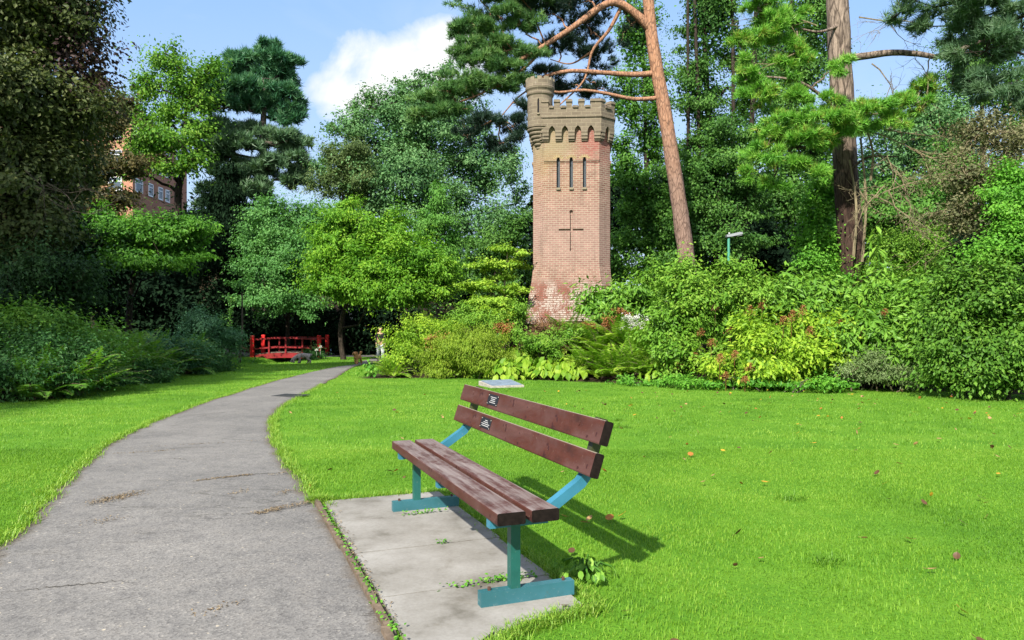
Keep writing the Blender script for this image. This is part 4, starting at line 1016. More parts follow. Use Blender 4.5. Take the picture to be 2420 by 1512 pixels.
tree('magnolia_tree', 'sunny yellow green magnolia with drooping boughs above the path', 'tree',
 [(805,530,38,50,42),(790,600,38,55,55),(850,575,38,55,50),(920,550,38,52,42),(990,620,37,72,48),(915,640,37,72,55),(1035,650,37,42,42),(785,670,37,45,45),(850,690,37,60,32),(950,700,37,80,36),(812,492,38,26,20),(765,640,37,26,50),(1045,695,37,28,40),(905,525,38,26,24),(860,630,37,60,40)],
 'magnolia', 72000, .155, .44, [(812,830,39.5),(806,760,39.5),(850,640,38.5),(870,560,38)], .14, .05, B_dark, twigs=110, inner=.6, flat=.55, aspect=.5, tr=.03)
tree('poplar_tree', 'broad blue green grey poplar behind the magnolia with spiky top shoots', 'tree',
 [(1000,310,50,120,95),(885,330,49,95,100),(1120,390,50,95,140),(960,450,48,140,110),(1150,560,48,90,110),(840,430,48,70,85),(1060,240,50,80,65),(860,550,48,70,70),(790,300,48,14,48),(770,370,48,22,40),(835,275,49,13,50),(872,258,49,13,52),(905,262,49,14,60),(955,205,50,16,40),(985,188,50,16,36),(1015,175,50,18,34),(1048,180,50,18,34),(1215,400,50,30,40),(1225,480,50,26,50),(930,270,50,45,50),(760,410,48,20,24)],
 'poplar', 100000, .175, .5, [(1000,760,50),(1000,560,50),(1010,400,50),(1015,260,50)], .45, .1, B_dark, twigs=90, inner=.62, tr=.05)
tree('larch_tree', 'dull olive conifer at the edge of the grey poplar', 'tree', [(800,380,45,50,40),(840,360,45,50,30),(790,440,45,60,40),(850,430,45,40,50)], 'olive', 11000, .16, .5, [(810,760,45),(810,400,45)], .16, .05, B_dark, twigs=40, aspect=.35)
tree('cypress_tree', 'small upright fresh green cypress in front of the grey poplar', 'tree',
 [(1032,465,42,26,36),(1025,510,42,48,40),(1050,555,42,55,50),(990,540,42,35,40),(1040,610,42,60,50)], 'cypress', 15000, .15, .38, [(1035,740,42),(1035,440,42)], .12, .03, B_grey, twigs=30, droop=.8, aspect=.4)
tree('bay_tree', 'dark green evergreen between the grey poplar and the tower foot', 'tree', [(1170,590,40,60,50),(1210,650,38,45,50),(1120,640,40,55,40),(1225,560,40,30,60)], 'darkwood', 16000, .15, .45, [(1170,750,40),(1170,600,40)], .14, .05, B_dark, twigs=20)
tree('cornus_tree', 'yellow green dogwood with flat layered tiers left of the tower', 'tree',
 [(1195,590,27,42,8),(1155,628,27,52,7),(1205,625,27,40,9),(1120,675,26.5,40,6),(1160,680,26.5,55,6),(1215,690,26.5,34,12),(1190,655,27,40,9),(1225,600,27,22,9),(1175,715,26,65,16),(1210,740,25.5,40,14)],
 'cornus', 15000, .10, .16, [(1190,770,27),(1192,680,27),(1200,590,27)], .05, .02, B_pale, twigs=70, flat=.35, up=1.3, per=24, inner=.3, tr=.012)

# ---- the great pine behind the tower
pine('scots_pine', 'tall leaning pine with bare orange trunk and long limbs over the tower', 
 [([(1120,60,31,52,20),(1085,80,31,30,22),(1180,40,31,60,22),(1160,75,31,40,18),(1130,105,31,45,20),(1230,60,31,40,22),(1100,130,31,40,16),(1190,110,31,55,20),(1240,130,31,40,18),(1150,150,31,60,18),(1200,165,31,50,16),(1110,195,31,60,20),(1060,215,31,55,22),(1010,240,31,50,22),(1000,275,31,38,18),(1050,260,31,50,16),(1180,205,31,45,16),(1230,190,31,36,14),(1230,-10,31,80,25),(1130,-10,31,60,25)], .62),
  ([(1290,30,32,60,30),(1380,60,33,50,40),(1330,110,32.5,50,35),(1400,130,33,50,45),(1290,170,32,50,22),(1350,200,33,50,28),(1420,210,33,40,30),(1250,260,31,40,26),(1215,300,31,38,30),(1150,290,31,60,18),(1100,320,31,36,14),(1180,340,31,40,20),(1230,330,31,30,30),(1340,-20,32,120,40),(1490,60,32,30,50)], .38)],
 ['scots','deep'], 11500, .26, .026, [(1637,760,31.5),(1622,610,31.5),(1600,450,31.5),(1570,260,31.5),(1545,120,31.5),(1532,0,31.5),(1520,-160,31.5)], .375, .2, B_orange,
 limbs=(([(1543,75,31.5),(1510,40,31.4),(1465,8,31.3),(1425,12,31.2),(1360,60,31.1),(1290,105,31),(1230,140,30.9),(1180,150,30.8)], .21, .06),
        ([(1560,172,31.5),(1500,176,31.5),(1430,172,31.4),(1350,167,31.3),(1290,180,31.3),(1240,205,31.2)], .135, .05),
        ([(1568,230,31.5),(1500,234,31.5),(1440,222,31.4),(1380,213,31.3),(1320,218,31.3),(1300,210,31.3)], .10, .04),
        ([(1470,12,31.4),(1440,70,31.6),(1400,120,31.9),(1380,190,32.1),(1320,250,32)], .09, .03),
        ([(1290,105,31),(1240,160,31),(1150,215,31),(1060,250,31)], .07, .03),
        ([(1400,120,32),(1350,150,32.2),(1300,140,32.2)], .05, .02),
        ([(1300,185,31.3),(1230,225,31.2),(1180,280,31.1)], .05, .02)), twigs=260, per=15, up=.9, sides=14, tr=.024, inner=.45)

# ---- tall wood on the right
tree('lime_tree', 'tall dark lime tree seen between the tower and the orange pine trunk', 'tree',
 [(1500,90,42,50,110),(1480,250,41,42,60),(1545,200,42,40,70),(1500,440,41,45,90),(1560,520,41,60,110),(1490,570,41,42,80),(1560,640,40,80,50),(1540,330,42,42,60),(1470,380,41,30,60),(1460,630,40,40,60)],
 'lime', 42000, .16, .5, [(1530,760,42),(1530,500,42),(1520,100,42)], .25, .08, B_dark, twigs=70, inner=.55, tr=.03)
tree('lime_tree', 'dense many stemmed lime tree behind the lamp post', 'tree',
 [(1680,60,40,90,110),(1650,230,40,70,100),(1720,330,39,90,80),(1690,450,38.5,100,70),(1640,560,38,80,60),(1770,200,40,50,110),(1740,570,37,90,36),(1700,390,38,90,36),(1760,480,38,50,60),(1620,400,40,60,100)],
 'darkwood', 66000, .15, .5, [(1690,780,40),(1690,520,40),(1670,200,40),(1660,-40,40)], .26, .09, B_dark, twigs=90, inner=.6, flat=.45, tr=.03)
gt = Geo()
for x0_, x1_, r_ in ((1735,1790,.16),(1650,1640,.12),(1610,1625,.10),(1720,1730,.12)):
    tube(gt, spline([W(x0_,760,39.6),W((x0_+x1_)/2+8,400,39.4),W(x1_,-60,39.2)], 14), np.linspace(r_*1.3, r_*.6, 14), 8, rough=.05)
ro = [o for o in bpy.data.objects if o.name.startswith('lime_tree')][-1]
st = gt.build('stem', B_dark); st.parent = ro; st.matrix_parent_inverse = Matrix.Translation(-Vector(ro.location))
tree('lime_tree', 'dark lime tree behind the ivied right hand pine', 'tree',
 [(1850,180,46,90,180),(1900,400,45,80,130),(1830,480,44,70,100),(1930,80,46,60,120),(1960,560,44,60,90)],
 'darkwood', 36000, .19, .6, [(1870,760,46),(1870,400,46),(1870,0,46)], .3, .1, B_dark, twigs=60, inner=.6, tr=.04)
pine('stone_pine', 'big pine with grey plated trunk and tufts of bright green needles',
 [([(1800,80,21,52,45),(1765,190,21,38,34),(1855,50,21,50,50),(1795,235,21,50,34),(1870,150,21,45,40),(1855,325,21,70,30),(1800,365,20.5,45,32),(1770,405,20.5,26,24),(1890,390,20.5,40,24),(1950,285,20.4,80,30),(2040,262,20.4,60,22),(2150,245,20.5,50,22),(2180,210,21,40,20),(1970,330,20.4,40,26),(1990,150,20.6,26,26),(1880,235,21,40,30),(1960,240,20.5,30,24),(1745,100,21,20,18),(1925,420,20.4,30,24),(1760,150,21,24,20),(1830,290,20.8,40,26),(2000,300,20.2,50,24),(1910,330,20.3,50,26),(1790,20,21,50,30),(1880,100,21,40,30),(2090,285,20.3,50,20),(1830,440,20.6,30,20)], 1.0)],
 ['bright'], 4600, .20, .022, [(2017,760,22),(2012,600,22),(1998,400,22),(1988,200,22),(1978,0,22),(1970,-200,22)], .38, .29, B_plate,
 limbs=(([(1988,140,22),(2050,131,21.8),(2110,124,21.6),(2170,127,21.4),(2230,132,21.2),(2330,90,21)], .12, .06), ([(1985,270,21.8),(1940,225,21.4),(1880,190,21),(1800,180,21)], .06, .025), ([(1995,330,21.8),(1930,345,21.2),(1850,350,21)], .06, .025),
        ([(2000,410,21.8),(2050,372,21.4),(2120,370,21.2)], .045, .02), ([(1985,60,21.8),(1930,75,21.5),(1850,55,21.2)], .05, .02), ([(1990,260,21.7),(2060,270,21),(2160,250,20.6)], .05, .02)),
 twigs=160, per=24, up=.3, sides=14, tr=.018, sk=.75, inner=.35)
ro = bpy.data.objects['stone_pine']
gt = Geo()
for a, d, ln in (((2060,460,20.8),(1,-.1,-.05),2.6),((2060,470,20.8),(.9,.1,.35),2.2),((2050,300,20.8),(1,-.1,-.2),2.2),((2050,310,20.8),(1,.1,-.3),2.2),((2045,345,21),(1,-.1,-.5),1.8),((2080,365,21),(.9,-.1,-.9),1.5),((1900,110,21),(-.6,-.2,-.4),1.4),((1930,60,21),(-.8,-.1,.2),1.3),((2030,40,21.4),(1,-.2,-.3),2.0),((2200,130,21.2),(-.4,-.2,-.8),1.2),((2060,150,21.4),(.7,-.2,-.4),1.4),((2020,430,21.5),(.3,-.3,-.9),1.2),((2100,450,20.7),(.5,-.2,-1),1.2),((2090,440,20.7),(-.6,-.2,-.6),1.1),((2150,350,20.8),(.8,-.1,-.4),1.6)):
    twigspray(gt, W(*a), np.array(d, float), ln, .022, 3, 4)
for a, b_ in (((2003,380,21.5),(2010,610,21.5)),((2028,330,21.5),(2030,620,21.5)),((2040,300,21.5),(2050,430,21.5))):
    P = spline(np.array([W(*a)+[0,-.15,0], (W(*a)+W(*b_))/2+[.12,-.2,0], W(*b_)+[0,-.2,0]]), 10); tube(gt, P, np.linspace(.03,.04,10), 6, rough=.1)
o = gt.build('dead_branch', B_pale); o.parent = ro; o.matrix_parent_inverse = Matrix.Translation(-Vector(ro.location))
tree('ivy_column', 'ivy clad stump of bright leaves beside the plated pine trunk', 'climber', [(1945,470,23,36,50),(1935,540,23,42,60),(1925,610,22.5,55,40),(1965,420,23,22,34),(1960,580,22.6,40,60)], 'ivy', 14000, .10, .3, [(1945,700,23.2),(1945,430,23.2)], .14, .06, B_dark, twigs=10, inner=.75, flat=.8)
pine('cedar_tree', 'dark conifer hanging into the top right corner of the park', 
 [([(2410,70,19,80,50),(2330,120,19,90,50),(2390,200,19,70,50),(2300,60,19.5,50,40),(2260,20,19.5,90,26),(2350,10,19,100,40),(2250,200,20,34,50),(2420,260,19,40,40),(2150,-5,20,60,22),(2290,190,19.5,40,30),(2120,35,20,46,12),(2200,62,20,40,14),(2255,110,20,30,18)], 1.0)], ['greypine'], 2100, .24, .022, [(2470,760,19),(2460,400,19),(2440,0,19)], .25, .12, B_dark, twigs=140, per=20, tr=.018)
tree('elder_thicket', 'grey brown tangle of bare twigs and sparse leaves above the far right hedge', 'thicket',
 [(2320,310,18.5,80,70),(2290,420,18,80,60),(2370,420,18,70,70),(2260,500,18,70,50),(2340,530,17.5,90,60),(2410,330,18.5,50,80)], 'brush', 13000, .075, .3, [(2320,700,18.5),(2320,480,18.5),(2330,300,18.5)], .10, .03, B_pale, twigs=260, inner=.3, tr=.015)
tree('holly_tree', 'dense green holly bush at the right edge above the hedge', 'tree', [(2400,480,17,80,90),(2410,580,16.6,70,50),(2340,600,16.8,60,36)], 'ivy', 15000, .075, .26, [(2400,800,17),(2400,500,17)], .1, .04, B_dark, twigs=20)
for (ms, lab, fm, D_) in (([(2130,310,46,110,70),(2190,270,46,70,60),(2230,330,46,80,80),(2090,400,46,80,80),(2200,390,46,100,90)], 'distant blue green tree seen right of the plated pine trunk', 'poplar', 46), ([(2150,500,40,120,80),(2240,440,40,70,100),(2070,540,40,60,60)], 'mid green tree behind the bare twigs of the right pine', 'lime', 40), ([(2320,150,48,110,110),(2420,250,48,100,120),(2250,280,48,60,90)], 'tall dark tree closing the view at the far right', 'darkwood', 48)):
    x_ = ms[0][0]; tree('ash_tree', lab, 'tree', ms, fm, 27000, .17, .55, [(x_,760,D_),(x_,500,D_),(x_,ms[0][1],D_)], .25, .08, B_dark, twigs=40, inner=.5)

# ---- two unseen trees added left of the view to darken the bank
for (tx_, ty_, lab) in ((-17.5,5.5,'unseen tall dark oak added beside the viewpoint to shade the left bank'),(-21,14.5,'second unseen dark oak added to shade the left bank further along')):
    b0 = np.array([tx_, ty_, float(g(tx_, ty_))]); root = empty('shade_oak', b0); tag(root, lab, 'tree', 'unseen oaks added for shade')
    ms = [(np.array(q, float), np.array(r, float)) for q, r in (((0,0,10.5),(4.6,4.6,3.6)),((-1.5,1,13.5),(3.2,3.2,2.6)),((1.5,-1,8),(3.4,3.4,2.2)))]
    gc, gt = Geo(), Geo(); C, D = crown(gc, ms, 15000, .22, .6); grow(gt, [(0,0,-.2),(0,.1,4),(.1,0,8),(0,0,12)], .4, .12, ms, C, 20)
    gt.build('trunk', B_dark, root, True); gc.build('crown', FM['underwood'], root)

# ---- ivy and seedlings carpeting the wooded slopes
n = 42000; xb = R.uniform(-46, 26, n); yb = R.uniform(24, 78, n)
k = (gmask(xb, yb) > .6) & ~((yb > 42.3) & (yb < 45.2)) & (np.abs(xb+12.6) > .7) & ((xb < -8) | (yb > 46) | (xb > 6)); xb, yb = xb[k], yb[k]; n = len(xb)
gc = Geo(); put_leaves(gc, np.c_[xb, yb, g(xb, yb)+.05+.45*R.random(n)**2], rdir(n)*.7+[0,0,1], rdir(n)*[1,1,.4], .34*(.6+.6*R.random(n)), .24, R.random(n))
o = gc.build('undergrowth', FM['underwood']); tag(o, kind='stuff')

# ---- far wood closing every gap near the ground
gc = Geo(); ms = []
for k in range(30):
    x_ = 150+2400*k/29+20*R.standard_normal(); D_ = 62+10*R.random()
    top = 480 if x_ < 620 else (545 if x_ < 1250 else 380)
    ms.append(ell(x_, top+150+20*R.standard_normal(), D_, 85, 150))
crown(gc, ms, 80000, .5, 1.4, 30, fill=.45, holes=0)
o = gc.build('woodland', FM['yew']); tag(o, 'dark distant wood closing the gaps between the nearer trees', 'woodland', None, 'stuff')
# ================================================================ beds, hedges and banks
def shrub(name, label, masses, fm, n, L, cr, group=None, cat='shrub', stems=6, twigs=30, aspect=.55, up=.6, fine=False, per=26, inner=.7, flat=.7, droop=.3, bk=None, sr=.014, plume=None, drop=.4, amp=.2):
    ms0 = [ell(*m) for m in masses]
    c = np.mean([m[0] for m in ms0], 0); base = np.array([c[0], c[1], float(g(c[0], c[1]))])
    root = empty(name, base); tag(root, label, cat, group); ms = [(a-base, r) for a, r in ms0]
    gc = Geo(); C, D = crown(gc, ms, n, L, cr, per, up, flat, aspect, inner, fine, droop, drop_low=drop, amp=amp)
    gt = Geo()
    for k in range(stems):
        m = ms[R.integers(len(ms))][0]; b0 = np.array([m[0]*.8+.15*R.standard_normal(), m[1]+.1*R.standard_normal(), 0]); b0[2] = float(g(b0[0]+base[0], b0[1]+base[1]))-base[2]-.05
        limb(gt, b0, m+np.array([.1,.1,.1])*R.standard_normal(3), sr*1.4, sr*.7, 0, .08)
    for q in R.choice(len(C), min(twigs, len(C)), replace=False):
        m = ms[np.argmin([((a-C[q])**2).sum() for a, r in ms])][0]; limb(gt, m, C[q], sr*.6, sr*.25, .03, .12, 5, 5)
    gt.build('stem', bk or B_grey, root, True); gc.build('foliage', FM[fm], root)
    for (px_, py_, D_, hh, col) in (plume or ()):
        gp = Geo(); p = W(px_, py_, D_)-base; k = 190
        t_ = R.random(k)**.7; rr = .38*hh*(1-t_)+.03
        P = p+np.stack([rr*R.standard_normal(k)*.7+.12*hh*t_, rr*R.standard_normal(k)*.7, hh*t_], 1)
        put_leaves(gp, P, rdir(k)+[0,0,.4], rdir(k)+[0,0,.8], .038, .022, R.random(k)); tube(gp, [p-[0,0,.35], p+[.06*hh,0,hh*.7]], .006, 5)
        gp.build('flower_plume', FM[col], root)
    return root
def fern(base, nf, L, fm, name='fern', label='', group=None, el=(45,75), np_=20):
    base = np.array([base[0], base[1], float(g(base[0], base[1]))]); root = empty(name, base); tag(root, label, 'fern', group)
    ge, gt = Geo(), Geo()
    for k in range(nf):
        az = 2*math.pi*(k+R.random()*.8)/nf; e0 = math.radians(R.uniform(*el)); ln = L*R.uniform(.7,1.1)
        t_ = np.linspace(0, 1, np_+4); th = e0-t_**1.5*R.uniform(.6,1.5)
        ds = ln/(len(t_)-1); h_ = np.concatenate([[0], np.cumsum(np.cos(th[:-1]))*ds]); z_ = np.concatenate([[0], np.cumsum(np.sin(th[:-1]))*ds])
        rd = np.array([math.cos(az), math.sin(az), 0]); sd = np.array([-math.sin(az), math.cos(az), 0])
        P = h_[:,None]*rd+z_[:,None]*np.array([0,0,1.])+.03*rd
        tube(gt, P, np.linspace(.006,.002,len(P)), 4, caps=False)
        T = nrm(np.gradient(P, axis=0)); N = np.cross(T, sd); N *= np.sign(N[:,2:3]+1e-9)
        i = np.arange(3, len(P)); prof = np.sin(np.clip((t_[i]-.08)/.92,0,1)**.6*np.pi)**.8*.21*ln+.02*ln
        cr_ = R.random()
        for s_ in (-1,1):
            d = s_*sd*.95+T[i]*.35-np.array([0,0,.25]); d = nrm(d)
            put_leaves(ge, P[i]+d*prof[:,None]*.5, N[i]+.15*R.standard_normal((len(i),3)), d, prof, ds*.95, np.clip(.6*cr_+.4*R.random(len(i)),0,1), .02)
    gt.build('stem', B_pale, root); ge.build('frond', FM[fm], root); return root
def bigleaf(base, n, L, Wd, fm, name, label, group=None, hh=.35, rad=.35, cat='plant', seedcol=None):
    base = np.array([base[0], base[1], float(g(base[0], base[1]))]); root = empty(name, base); tag(root, label, cat, group)
    az = R.random(n)*2*np.pi; rr = rad*(.25+.85*R.random(n)); rd = np.stack([np.cos(az), np.sin(az), 0*az], 1)
    C = rd*rr[:,None]; C[:,2] = hh*(1.1-.9*(rr/rad)**1.5)*(.8+.4*R.random(n)); C[:,2] = np.maximum(C[:,2], .06)
    N = rd*.75+np.array([0,0,.75])+.25*R.standard_normal((n,3)); T = rd-np.array([0,0,.75])+.3*R.standard_normal((n,3))
    ge, gt = Geo(), Geo(); l = L*(.7+.5*R.random(n)); put_leaves(ge, C, N, T, l, l*Wd, R.random(n), .16, True)
    for k in range(0, n, 3): tube(gt, [(0,0,0), C[k]*.55+[0,0,.06], C[k]-nrm(T[k])*l[k]*.4], .006, 4, caps=False)
    gt.build('stem', FM[fm], root); ge.build('foliage', FM[fm], root); return root
def M(*a): return list(a)

# --- bed in front of the tower, from the path end to the right
shrub('spirea_shrub', 'golden yellow shrub at the path end of the flower bed', [(990,795,24,70,38),(950,805,24,32,34),(1050,785,24.5,48,34),(960,840,23.6,55,36),(1010,770,24.5,50,24),(935,855,23.4,24,26)], 'golden', 15000, .075, .22, twigs=60, aspect=.5)
fern(G(925,893)[:2]+[0,.25], 22, .95, 'fern', label='green fern with a brown heart beside the path corner', el=(25,80))
fern(G(905,885)[:2]+[0,1.4], 14, .95, 'fern', label='tall fern behind the fern at the path corner', el=(50,85))
bigleaf(G(872,892)[:2]+[0,.2], 50, .13, .6, 'ivy', 'plant', 'low leafy plant with small yellow flowers at the path corner', rad=.42, hh=.45)
shrub('weeping_maple', 'low mounded weeping maple with fine olive green leaves', [(1100,835,22.6,85,42),(1050,850,22.6,50,36),(1155,830,22.8,52,36),(1105,805,23,66,26),(1020,860,22.6,36,28),(1140,865,22.2,55,22),(1060,880,22.4,50,14)], 'acer', 24000, .085, .2, droop=1.6, aspect=.24, up=.5, twigs=30)
bigleaf(W(1205,790,24.6)[:2], 26, .42, .85, 'ivy', 'rhubarb_plant', 'clump of broad crinkled pale leaves behind the weeping maple', rad=.6, hh=.75)
shrub('heuchera', 'orange red flowers between the golden shrub and the weeping maple', [(1030,800,23.2,18,12),(1050,810,23.2,12,10)], 'plume', 500, .07, .15, cat='flower', twigs=6, stems=3, sr=.006)
shrub('heuchera', 'salmon orange leaves in front of the broad crinkled pale leaves', [(1200,783,24,16,9),(1180,770,24.2,14,8)], 'plume', 360, .09, .15, cat='flower', twigs=6, stems=3, sr=.006)
for k, (x_, y_) in enumerate(((1150,893),(1195,898),(1240,896),(1290,898),(1340,896),(1385,893),(1215,870),(1265,866),(1320,862))):
    p = G(x_, y_); bigleaf(p[:2]+[0,.25 if k < 6 else .2], 95, .28, .62, 'hosta', 'hosta', ('yellow green hosta in the front row at the edge of the lawn' if k < 6 else 'yellow green hosta in the second row behind the bed edge'), 'hostas along the front of the bed', .5, .6)
shrub('perennial_clump', 'brown stemmed tall perennials below the tower foot', [(1290,775,23.6,46,34),(1250,790,23.4,26,30),(1335,780,23.6,30,30),(1290,815,23,60,20)], 'seed', 5200, .07, .2, cat='plant', stems=46, twigs=60, aspect=.25, inner=.4, sr=.009, droop=-.8, bk=B_pale)
shrub('leafy_perennial', 'green leafy growth under the brown stemmed perennials', [(1280,815,22.6,60,26),(1350,800,22.8,36,34),(1230,800,23.2,28,24)], 'azalea', 5000, .10, .2, cat='plant', aspect=.3, droop=-.5)
for (x_, y_, dz, L_, lab) in ((1400,897,.7,1.25,'big fern next to the hosta row'),(1455,900,.5,1.15,'big fern with a yellowed front frond'),(1510,902,.8,1.2,'big fern left of the azalea thicket'),(1435,885,1.6,1.3,'tall fern in the rear of the fern group'),(1490,885,1.9,1.3,'tall fern below the white flowers'),(1375,880,1.6,1.0,'small fern behind the hosta row'),(1550,900,.5,.95,'small fern against the azalea thicket'),(1425,900,.4,1.0,'low fern at the very front of the fern group'),(1525,890,1.5,1.2,'tall fern left of the tall azalea'),(1350,870,2.0,1.1,'fern beside the brown stemmed perennials')):
    fern(G(x_, y_)[:2]+[0,dz*.8], 26, L_*1.1, 'fern', label=lab, el=(30,82), group='ferns in the middle of the bed')
bigleaf(G(1560,903)[:2]+[0,.25], 60, .22, .6, 'hosta', 'hosta', 'lone yellow green hosta right of the ferns', 'hostas along the front of the bed', .4, .5)
bigleaf(G(1600,908)[:2]+[0,.2], 40, .16, .6, 'ivy', 'plant', 'low leafy plant at the lawn edge right of the lone hosta', rad=.45, hh=.25)
shrub('phlox', 'tall white phlox flowers behind the ferns', [(1482,755,22.6,9,9),(1508,748,22.6,9,8),(1530,752,22.6,12,9),(1475,775,22.4,9,6),(1515,775,22.4,10,6),(1490,765,22.6,8,6)], 'white', 420, .045, .08, cat='flower', stems=12, twigs=12, sr=.006, bk=FM['azalea'])
shrub('astilbe', 'rust red dead flower spikes left of the white phlox', [(1478,738,23,10,12),(1440,765,22.6,26,14),(1400,770,22.6,18,10)], 'plume', 1100, .06, .14, cat='flower', stems=8, twigs=12, sr=.006)
shrub('laurel_shrub', 'glossy bright green laurel against the right of the tower foot', [(1450,715,24.4,75,28),(1530,705,24.4,65,34),(1400,730,24,34,22),(1500,740,24,75,24),(1590,700,24.2,50,40)], 'laurel', 11000, .18, .32, aspect=.38, twigs=40)
shrub('azalea_shrub', 'loose azalea with brown seed heads below the orange pine trunk', [(1620,700,20.6,70,50),(1590,770,20.2,62,70),(1660,760,20.2,50,70),(1600,840,19.6,60,52),(1650,660,20.8,46,34),(1570,655,21.5,46,28),(1620,640,21.3,36,26),(1560,800,20.2,36,50)], 'azalea', 17000, .105, .26, twigs=120, stems=14, aspect=.5, sr=.016,
      plume=[(1600,870,19.4,.2,'plume'),(1640,850,19.3,.2,'plume'),(1655,795,19.5,.22,'plume')])
shrub('azalea_shrub', 'upright azalea in front of the lamp post', [(1745,680,20.6,60,50),(1720,720,20.2,50,60),(1790,720,20.2,56,54),(1755,640,20.8,42,22),(1700,660,20.8,26,26),(1740,790,19.8,66,56)], 'azalea', 13000, .105, .24, twigs=120, stems=14, aspect=.5, sr=.016, plume=[(1770,745,19.4,.26,'plume'),(1800,730,19.5,.24,'plume'),(1725,790,19.2,.2,'plume'),(1690,735,19.7,.18,'seed'),(1750,700,20,.2,'seed')])
shrub('laurel_hedge', 'broad glossy laurel hedge under the plated pine trunk', [(1850,705,21,90,36),(1950,705,21,90,38),(2050,705,20.5,90,40),(2140,705,20,80,42),(1800,750,20.4,70,46),(1900,760,20.4,90,52),(2020,765,20,90,52),(2120,770,19.4,80,54),(2210,700,19.6,60,40)], 'laurel', 27000, .205, .34, cat='hedge', aspect=.34, twigs=60, stems=10, amp=.10)
shrub('rhododendron', 'rhododendron with pale new leaf whorls beside the dark hedge', [(2060,770,18.4,80,56),(2150,800,18,70,66),(2010,820,18.4,60,50),(2180,720,18.6,50,50),(2190,860,17.6,36,50),(2110,860,17.7,70,44)], 'laurel', 14000, .175, .32, aspect=.33, twigs=70, stems=10, plume=[(2030,800,17.9,.2,'plume'),(1985,775,18.2,.22,'plume'),(2090,745,17.9,.16,'plume')])
shrub('spirea_shrub', 'yellow green leafy shrub with orange plumes along the lawn edge', [(1760,860,18,66,42),(1830,870,17.8,60,42),(1900,860,17.8,66,46),(1965,850,18,50,46),(1860,800,18.4,80,40),(1930,790,18.6,60,40),(1720,880,18,36,30),(1790,800,18.8,50,36)], 'golden', 15000, .13, .26, aspect=.48, twigs=70, stems=14,
      plume=[(1700,860,17.6,.24,'plume'),(1735,850,17.5,.22,'plume'),(1770,880,17.3,.22,'plume'),(1870,762,17.9,.3,'plume'),(1895,748,18.0,.28,'plume'),(1850,770,17.9,.24,'plume'),(1912,795,17.6,.24,'plume'),(1715,895,17.3,.16,'plume'),(1760,905,17.1,.16,'plume'),(1680,820,18.2,.2,'plume')])
shrub('silver_bush', 'silvery seed headed bush at the lawn edge by the rhododendron', [(2040,870,17.3,50,36),(2100,885,17.1,60,30),(2060,840,17.5,40,30),(2140,895,17,40,20)], 'silver', 9500, .06, .16, twigs=70, aspect=.28, inner=.45, bk=B_pale)
shrub('low_plant', 'low bright leaves edging the lawn below the orange plumed shrub', [(1800,905,17.2,70,12),(1900,910,17,80,12),(1990,908,16.9,60,12),(1690,908,17.6,60,12),(1630,906,18.2,50,12),(1590,902,18.7,40,12),(1530,905,19.1,46,9),(1460,904,19.7,46,8)], 'ivy', 5200, .08, .14, cat='plant', aspect=.5)
shrub('clipped_hedge', 'tall dense dark green hedge along the right edge of the lawn', [(2290,720,15.6,80,80),(2380,720,15.3,90,90),(2280,830,15.4,80,80),(2390,850,15.1,90,80),(2250,780,15.8,40,100),(2470,780,15,90,140),(2640,790,14.4,130,140),(2860,800,13.6,150,140),(2330,900,15.1,90,34),(2240,890,15.6,40,34)], 'hedge', 58000, .092, .28, cat='hedge', aspect=.55, twigs=60, stems=12, per=30, amp=.08)
shrub('privet_shrub', 'small leaved light green shrub above the laurel hedge on the right', [(2130,600,22,80,40),(2190,620,21.5,60,50),(2090,640,21.6,60,30),(2200,570,22,40,40),(2150,560,22.4,40,26)], 'azalea', 17000, .08, .26, aspect=.5, twigs=50)
shrub('privet_shrub', 'bright leaved bush rising left of the plated trunk foot', [(1930,625,22.4,40,26),(1960,640,22.2,34,20),(1990,660,22,44,20)], 'ivy', 4500, .10, .24, aspect=.5)
bigleaf(W(2070,620,21.2)[:2], 46, .34, .32, 'laurel', 'tall_plant', 'tall upright plant with long drooping leaves before the plated trunk', rad=.42, hh=2.6)
shrub('shrub', 'green shrub filling the bed left of the tower foot', [(1180,745,26,70,26),(1120,745,26,50,24),(1220,740,25.4,40,30),(1150,765,25,60,20),(1080,760,26,36,22)], 'azalea', 12000, .09, .24, aspect=.45)
shrub('golden_elder', 'lime yellow feathery shrub left of the tower foot', [(1165,735,25.4,30,14),(1150,750,25.2,26,16),(1190,750,25.2,22,14)], 'golden', 3200, .08, .16, aspect=.45)

# --- left bank
sh = (('bank', [(50,840,16,100,56),(150,850,16.2,70,48),(20,890,14.8,80,44),(110,890,15.4,80,44),(190,870,16.6,50,46)], 'large dark leafy shrub nearest the lawn on the left bank', 26000, .085, .3),
      ('bankfern', [(130,800,17.5,80,44),(40,780,17,80,40),(210,825,18.5,50,36)], 'feathery green shrub behind the dark leafy shrub on the left', 20000, .10, .3),
      ('bank', [(300,880,20,60,36),(360,890,20.4,60,30),(250,900,19,50,30)], 'low dark undergrowth at the lawn edge of the left bank', 9000, .08, .22),
      ('blue', [(400,830,24,60,40),(450,850,24.4,50,34),(340,840,23,50,40)], 'blue green shrub in the middle of the left bank', 12000, .085, .25),
      ('bank', [(480,850,26,50,36),(520,860,27,36,26),(455,880,25,46,22)], 'dark rose bush with pale flowers near the stream', 8000, .08, .24),
      ('blue', [(500,790,29,50,40),(540,800,30,40,40),(470,770,29,40,40)], 'blue green shrub with upright shoots left of the red bridge', 9000, .10, .28),
      ('underwood', [(90,650,19.4,120,70),(30,700,19,100,70),(160,690,19.8,70,60)], 'dark evergreen shrub under the bronze beech', 20000, .10, .34))
for fm, ms, lab, n, L, cr in sh: shrub('bank_shrub', lab, ms, fm, n, L, cr, 'shrubs on the left bank', twigs=60, aspect=.45)
